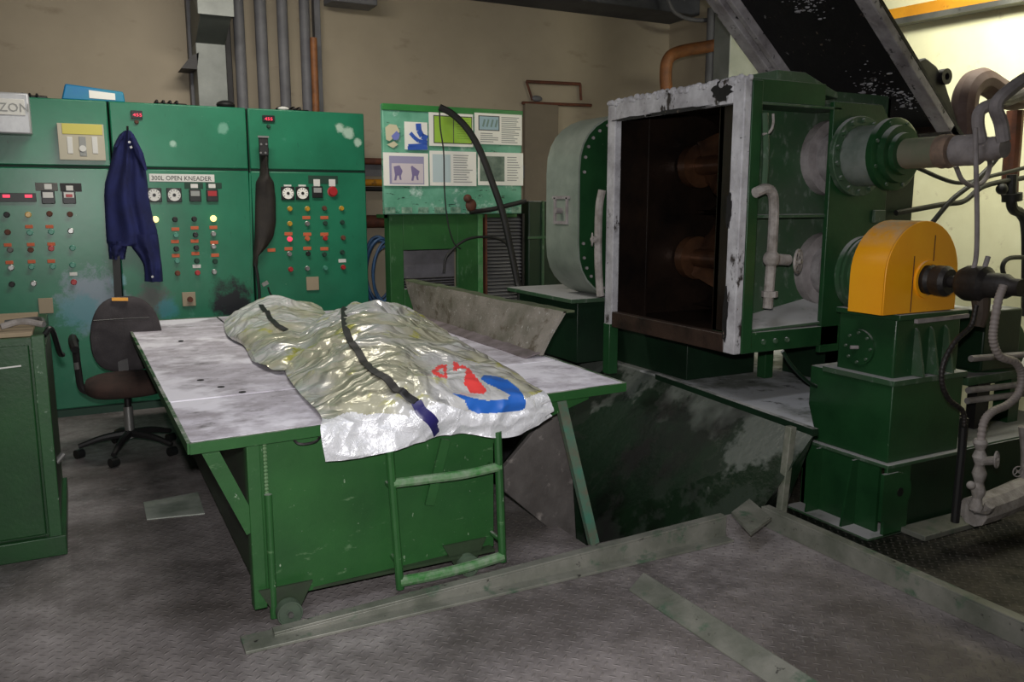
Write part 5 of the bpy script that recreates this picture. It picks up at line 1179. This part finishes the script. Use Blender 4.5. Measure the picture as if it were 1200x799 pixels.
# ------------------------------------------------------------------ pipes, hoses and motor, far right
def hose(name, label, y_, pts, r, m, cat='hose', ribs=False):
    V = [P('y', (yy if isinstance(yy, float) else y_), px, py) for px, py, *rest in pts for yy in [rest[0] if rest else y_]]
    mb = MB(); 
    if ribs: mb.tube(V, r, 12, 26, rf=lambda t_: 1+.07*math.sin(t_*len(V)*26*1.05))
    else: mb.tube(V, r, 10)
    return tag(mb.build(name, m), label, cat)
def cv(mb_): return mb_
hose('flexible_hose', 'pale corrugated hose snaking down from the union at the far right', 2.3,
     [(1176, 335), (1170, 352), (1165, 380), (1164, 400), (1172, 418), (1190, 425), (1197, 440), (1193, 462), (1180, 475), (1163, 483), (1153, 495), (1149, 520)], .018, worn('corrugated_hose', (160, 150, 146), (130, 122, 118), .6), ribs=True)
hose('flexible_hose', 'dark ribbed hose curving down right of the gearbox', 2.44,
     [(1144, 358), (1138, 382), (1120, 400), (1106, 425), (1104, 448), (1112, 468), (1128, 482), (1130, 500)], .012, dkm, ribs=True)
hose('drain_pipe', 'black grimy vertical pipe beside the gearbox base', 2.5, [(1130, 490), (1127, 530), (1124, 560), (1119, 612)], .02, M['rubber'], 'pipe')
vs_ = thing('valve_stack', 'crusted white valve assembly with hand wheel near the floor at right', 'valve', P('y', 2.3, 1142, 604))
MB().tube([P('y', 2.3, 1149, 515), P('y', 2.3, 1148, 540), P('y', 2.3, 1147, 570), P('y', 2.3, 1143, 598)], .026, 10, rf=lambda t_: 1+.25*math.sin(t_*28)).build('valve_body', M['white_pipe'], vs_)
q_ = P('y', 2.28, 1150, 541); MB().cyl(q_, q_+Vector((.06, -.02, .002)), .02, seg=10).build('valve_stem', M['white_pipe'], vs_)
handwheel(vs_, P('y', 2.24, 1168, 539), (.35, -1, .1), .036, M['white_pipe'], 5)
MB().tube([P('y', 2.3, 1143, 596), P('y', 2.28, 1155, 598), P('y', 2.26, 1160, 592)], .022, 8).build('elbow', M['white_pipe'], vs_)
MB().sphere(P('y', 2.3, 1138, 569), .02).build('plug', M['white_pipe'], vs_)
hose('lagged_pipe', 'thick dusty lagged pipe near the floor at the lower right', 2.45, [(1140, 600), (1170, 590), (1205, 575), (1240, 566)], .075, M['white_pipe'], 'pipe')
v2 = thing('valve', 'second crusted valve cut off by the right edge', 'valve', P('y', 2.3, 1197, 560))
MB().tube([P('y', 2.3, 1198, 500), P('y', 2.3, 1201, 530), P('y', 2.3, 1200, 560)], .018, 8).build('pipe', M['white_pipe'], v2)
handwheel(v2, P('y', 2.28, 1193, 553), (-.4, -1, 0), .025, M['white_pipe'], 4)
# motor barrel
mo = thing('drive_motor', 'round green motor behind the pale corrugated hose', 'motor', P('y', 3.0, 1180, 500))
c_ = P('y', 2.95, 1172, 410)
MB().lathe(c_, (.25, 1, 0), [(0, 0), (0, .12), (.02, .2), (.05, .215), (.5, .215), (.5, 0)], 32).build('motor_barrel', M['mach_green'], mo)
MB().lathe(c_, (.25, 1, 0), [(-.03, 0), (-.03, .06), (0, .07)], 20).build('motor_nose', M['mach_dark'], mo)
MB().box((c_.x-.3, 2.93, .52), (c_.x+.9, 3.5, .57)).build('motor_shelf', M['mach_dusty'], mo, bevel=.004)
MB().box((c_.x-.1, 3.0, -.15), (c_.x+.02, 3.06, .55)).build('leg', M['steel_dark'], mo); MB().box((c_.x+.22, 3.0, -.15), (c_.x+.32, 3.1, .55)).build('leg', M['mach_green'], mo)
MB().box((c_.x-.24, 2.9, .60), (c_.x+.1, 3.1, .95)).build('terminal_box', M['mach_dark'], mo, bevel=.01)
for k, z_ in enumerate((.70, .52, .46)): MB().cyl((c_.x-.4, 2.86, z_), (c_.x+.4+k*.2, 2.86, z_-.03), .018, seg=10).build('tie_rod', M['dusty_pipe'], mo)
MB().box((xr_, GY+.02, gz1-.06), (xr_+1.2, GY+.5, gz1-.01)).build('bed_beam', M['mach_dusty'], mo, bevel=.004)
# pipes at upper right
hose('dusty_hose', 'left dusty grey hose rising from the upper rotary joint', 2.55, [(1150, 166), (1146, 145), (1149, 130), (1165, 122), (1185, 117, 2.7), (1215, 104, 2.8)], .028, M['dusty_pipe'])
hose('dusty_hose', 'right dusty grey hose bending up from the rotary joint to the picture edge', 2.42, [(1176, 165), (1173, 145), (1167, 128), (1170, 118), (1182, 107), (1200, 94), (1230, 78)], .03, M['dusty_pipe'])
hose('bent_pipe', 'fat brown dusty bent pipe above the rotary joint', 3.3, [(1130, 165), (1130, 125), (1136, 103), (1150, 95), (1166, 104), (1185, 115), (1215, 112)], .075, worn('brown_dusty_pipe', (104, 88, 84), (84, 62, 54), .8, var=7), 'pipe')
hose('rust_post', 'rust-brown vertical pipe at the right edge', 3.4, [(1190, 130), (1187, 170), (1184, 205), (1183, 230)], .05, M['rust_pipe'], 'pipe')
bp = thing('valve_pipe', 'black valve and elbow pipe on the cream wall at the right edge', 'pipe', P('y', 3.3, 1190, 300))
MB().tube([P('y', 3.3, 1186, 205), P('y', 3.3, 1185, 230), P('y', 3.3, 1187, 245), P('y', 3.3, 1197, 252), P('y', 3.3, 1203, 275), P('y', 3.3, 1203, 370)], .032, 10).build('pipe', M['rubber'], bp)
MB().cyl(P('y', 3.3, 1186, 227), P('y', 3.3, 1186, 236), .06, seg=12).build('flange', M['rubber'], bp)
MB().sphere(P('y', 3.28, 1174, 222), .035).build('tap', M['rubber'], bp)
hose('cable', 'black cable looping left of the valve pipe at right edge', 3.2, [(1205, 302), (1183, 303), (1175, 312), (1178, 325), (1190, 340), (1210, 348)], .014, M['rubber'], 'cable')
hose('lever_pipe', 'thin grey vertical pipe down to the rotary union', 2.5, [(1143, 150), (1144, 200), (1145, 260), (1144, 300), (1140, 318)], .011, M['dusty_pipe'], 'pipe')
for i, (y_, pts, r, lab) in enumerate([(3.2, [(1060, 190), (1110, 212), (1135, 214), (1165, 206), (1205, 196)], .012, 'black cable sagging below the rotary joint, uppermost'),
        (3.3, [(1050, 250), (1105, 240), (1130, 236), (1155, 218), (1205, 208)], .016, 'black cable crossing the cream wall, middle one'),
        (3.1, [(1180, 165), (1165, 190), (1140, 215), (1115, 235), (1092, 262)], .014, 'black cable slanting down left to the yellow guard'),
        (3.0, [(1120, 195), (1128, 212), (1142, 218), (1155, 210), (1160, 190), (1150, 180)], .013, 'grey cable loop hanging under the rotary joint')]):
    hose('cable', lab, y_, pts, r, M['dusty_pipe'] if i == 3 else M['rubber'], 'cable')
hose('cable', 'thin green cable lying on the plinth beside the gearbox', 3.25, [(917, 412), (925, 425), (938, 440), (950, 450), (962, 455)], .01, M['mach_dark'], 'cable')
# yellow beam high on right wall
yb = thing('yellow_beam', 'yellow beam along the top of the cream wall', 'beam', (5.8, 4.5, 2.9))
MB().prism([P('x', 5.85, *q_) for q_ in ((1040, 12), (1040, 24), (1240, -12), (1240, -28))], (.06, 0, 0)).build('beam_web', M['yellow_old'], yb)
MB().prism([P('x', 5.8, *q_) for q_ in ((1040, 24), (1040, 31), (1240, -6), (1240, -12))], (.12, 0, 0)).build('beam_flange', M['steel_grey'], yb)
# orange elbow pipe at back right
oy = 6.3
ep = P('y', oy, 781, 128)
tag(MB().tube([Vector((ep.x, oy, 0)), Vector((ep.x, oy, 1.2)), ep, P('y', oy, 780, 90), P('y', oy, 783, 70), P('y', oy, 797, 61), P('y', oy-.1, 830, 55), P('y', oy-.3, 870, 48)], .055, 12).build('elbow_pipe', M['orange_pipe']), 'orange-brown elbow pipe in front of the back wall corner', 'pipe')
for px, m_, lab in ((834, 'conduit', 'left of two grey conduits beside the lid'), (846, 'conduit', 'right of two grey conduits, touching the lid')):
    p = P('x', 5.85, px, 50); tag(MB().cyl((5.85, p.y, 1.6), (5.85, p.y, 3.47), .055, seg=14).build('conduit', M[m_]), lab, 'pipe', 'conduits on the right wall')
p = P('y', 5.5, 868, 70); tag(MB().box((p.x-.12, 5.5, 1.9), (p.x+.2, 5.7, 3.75)).build('extraction_duct', M['duct'], bevel=.006), 'pale grey duct behind the left edge of the lid', 'duct')
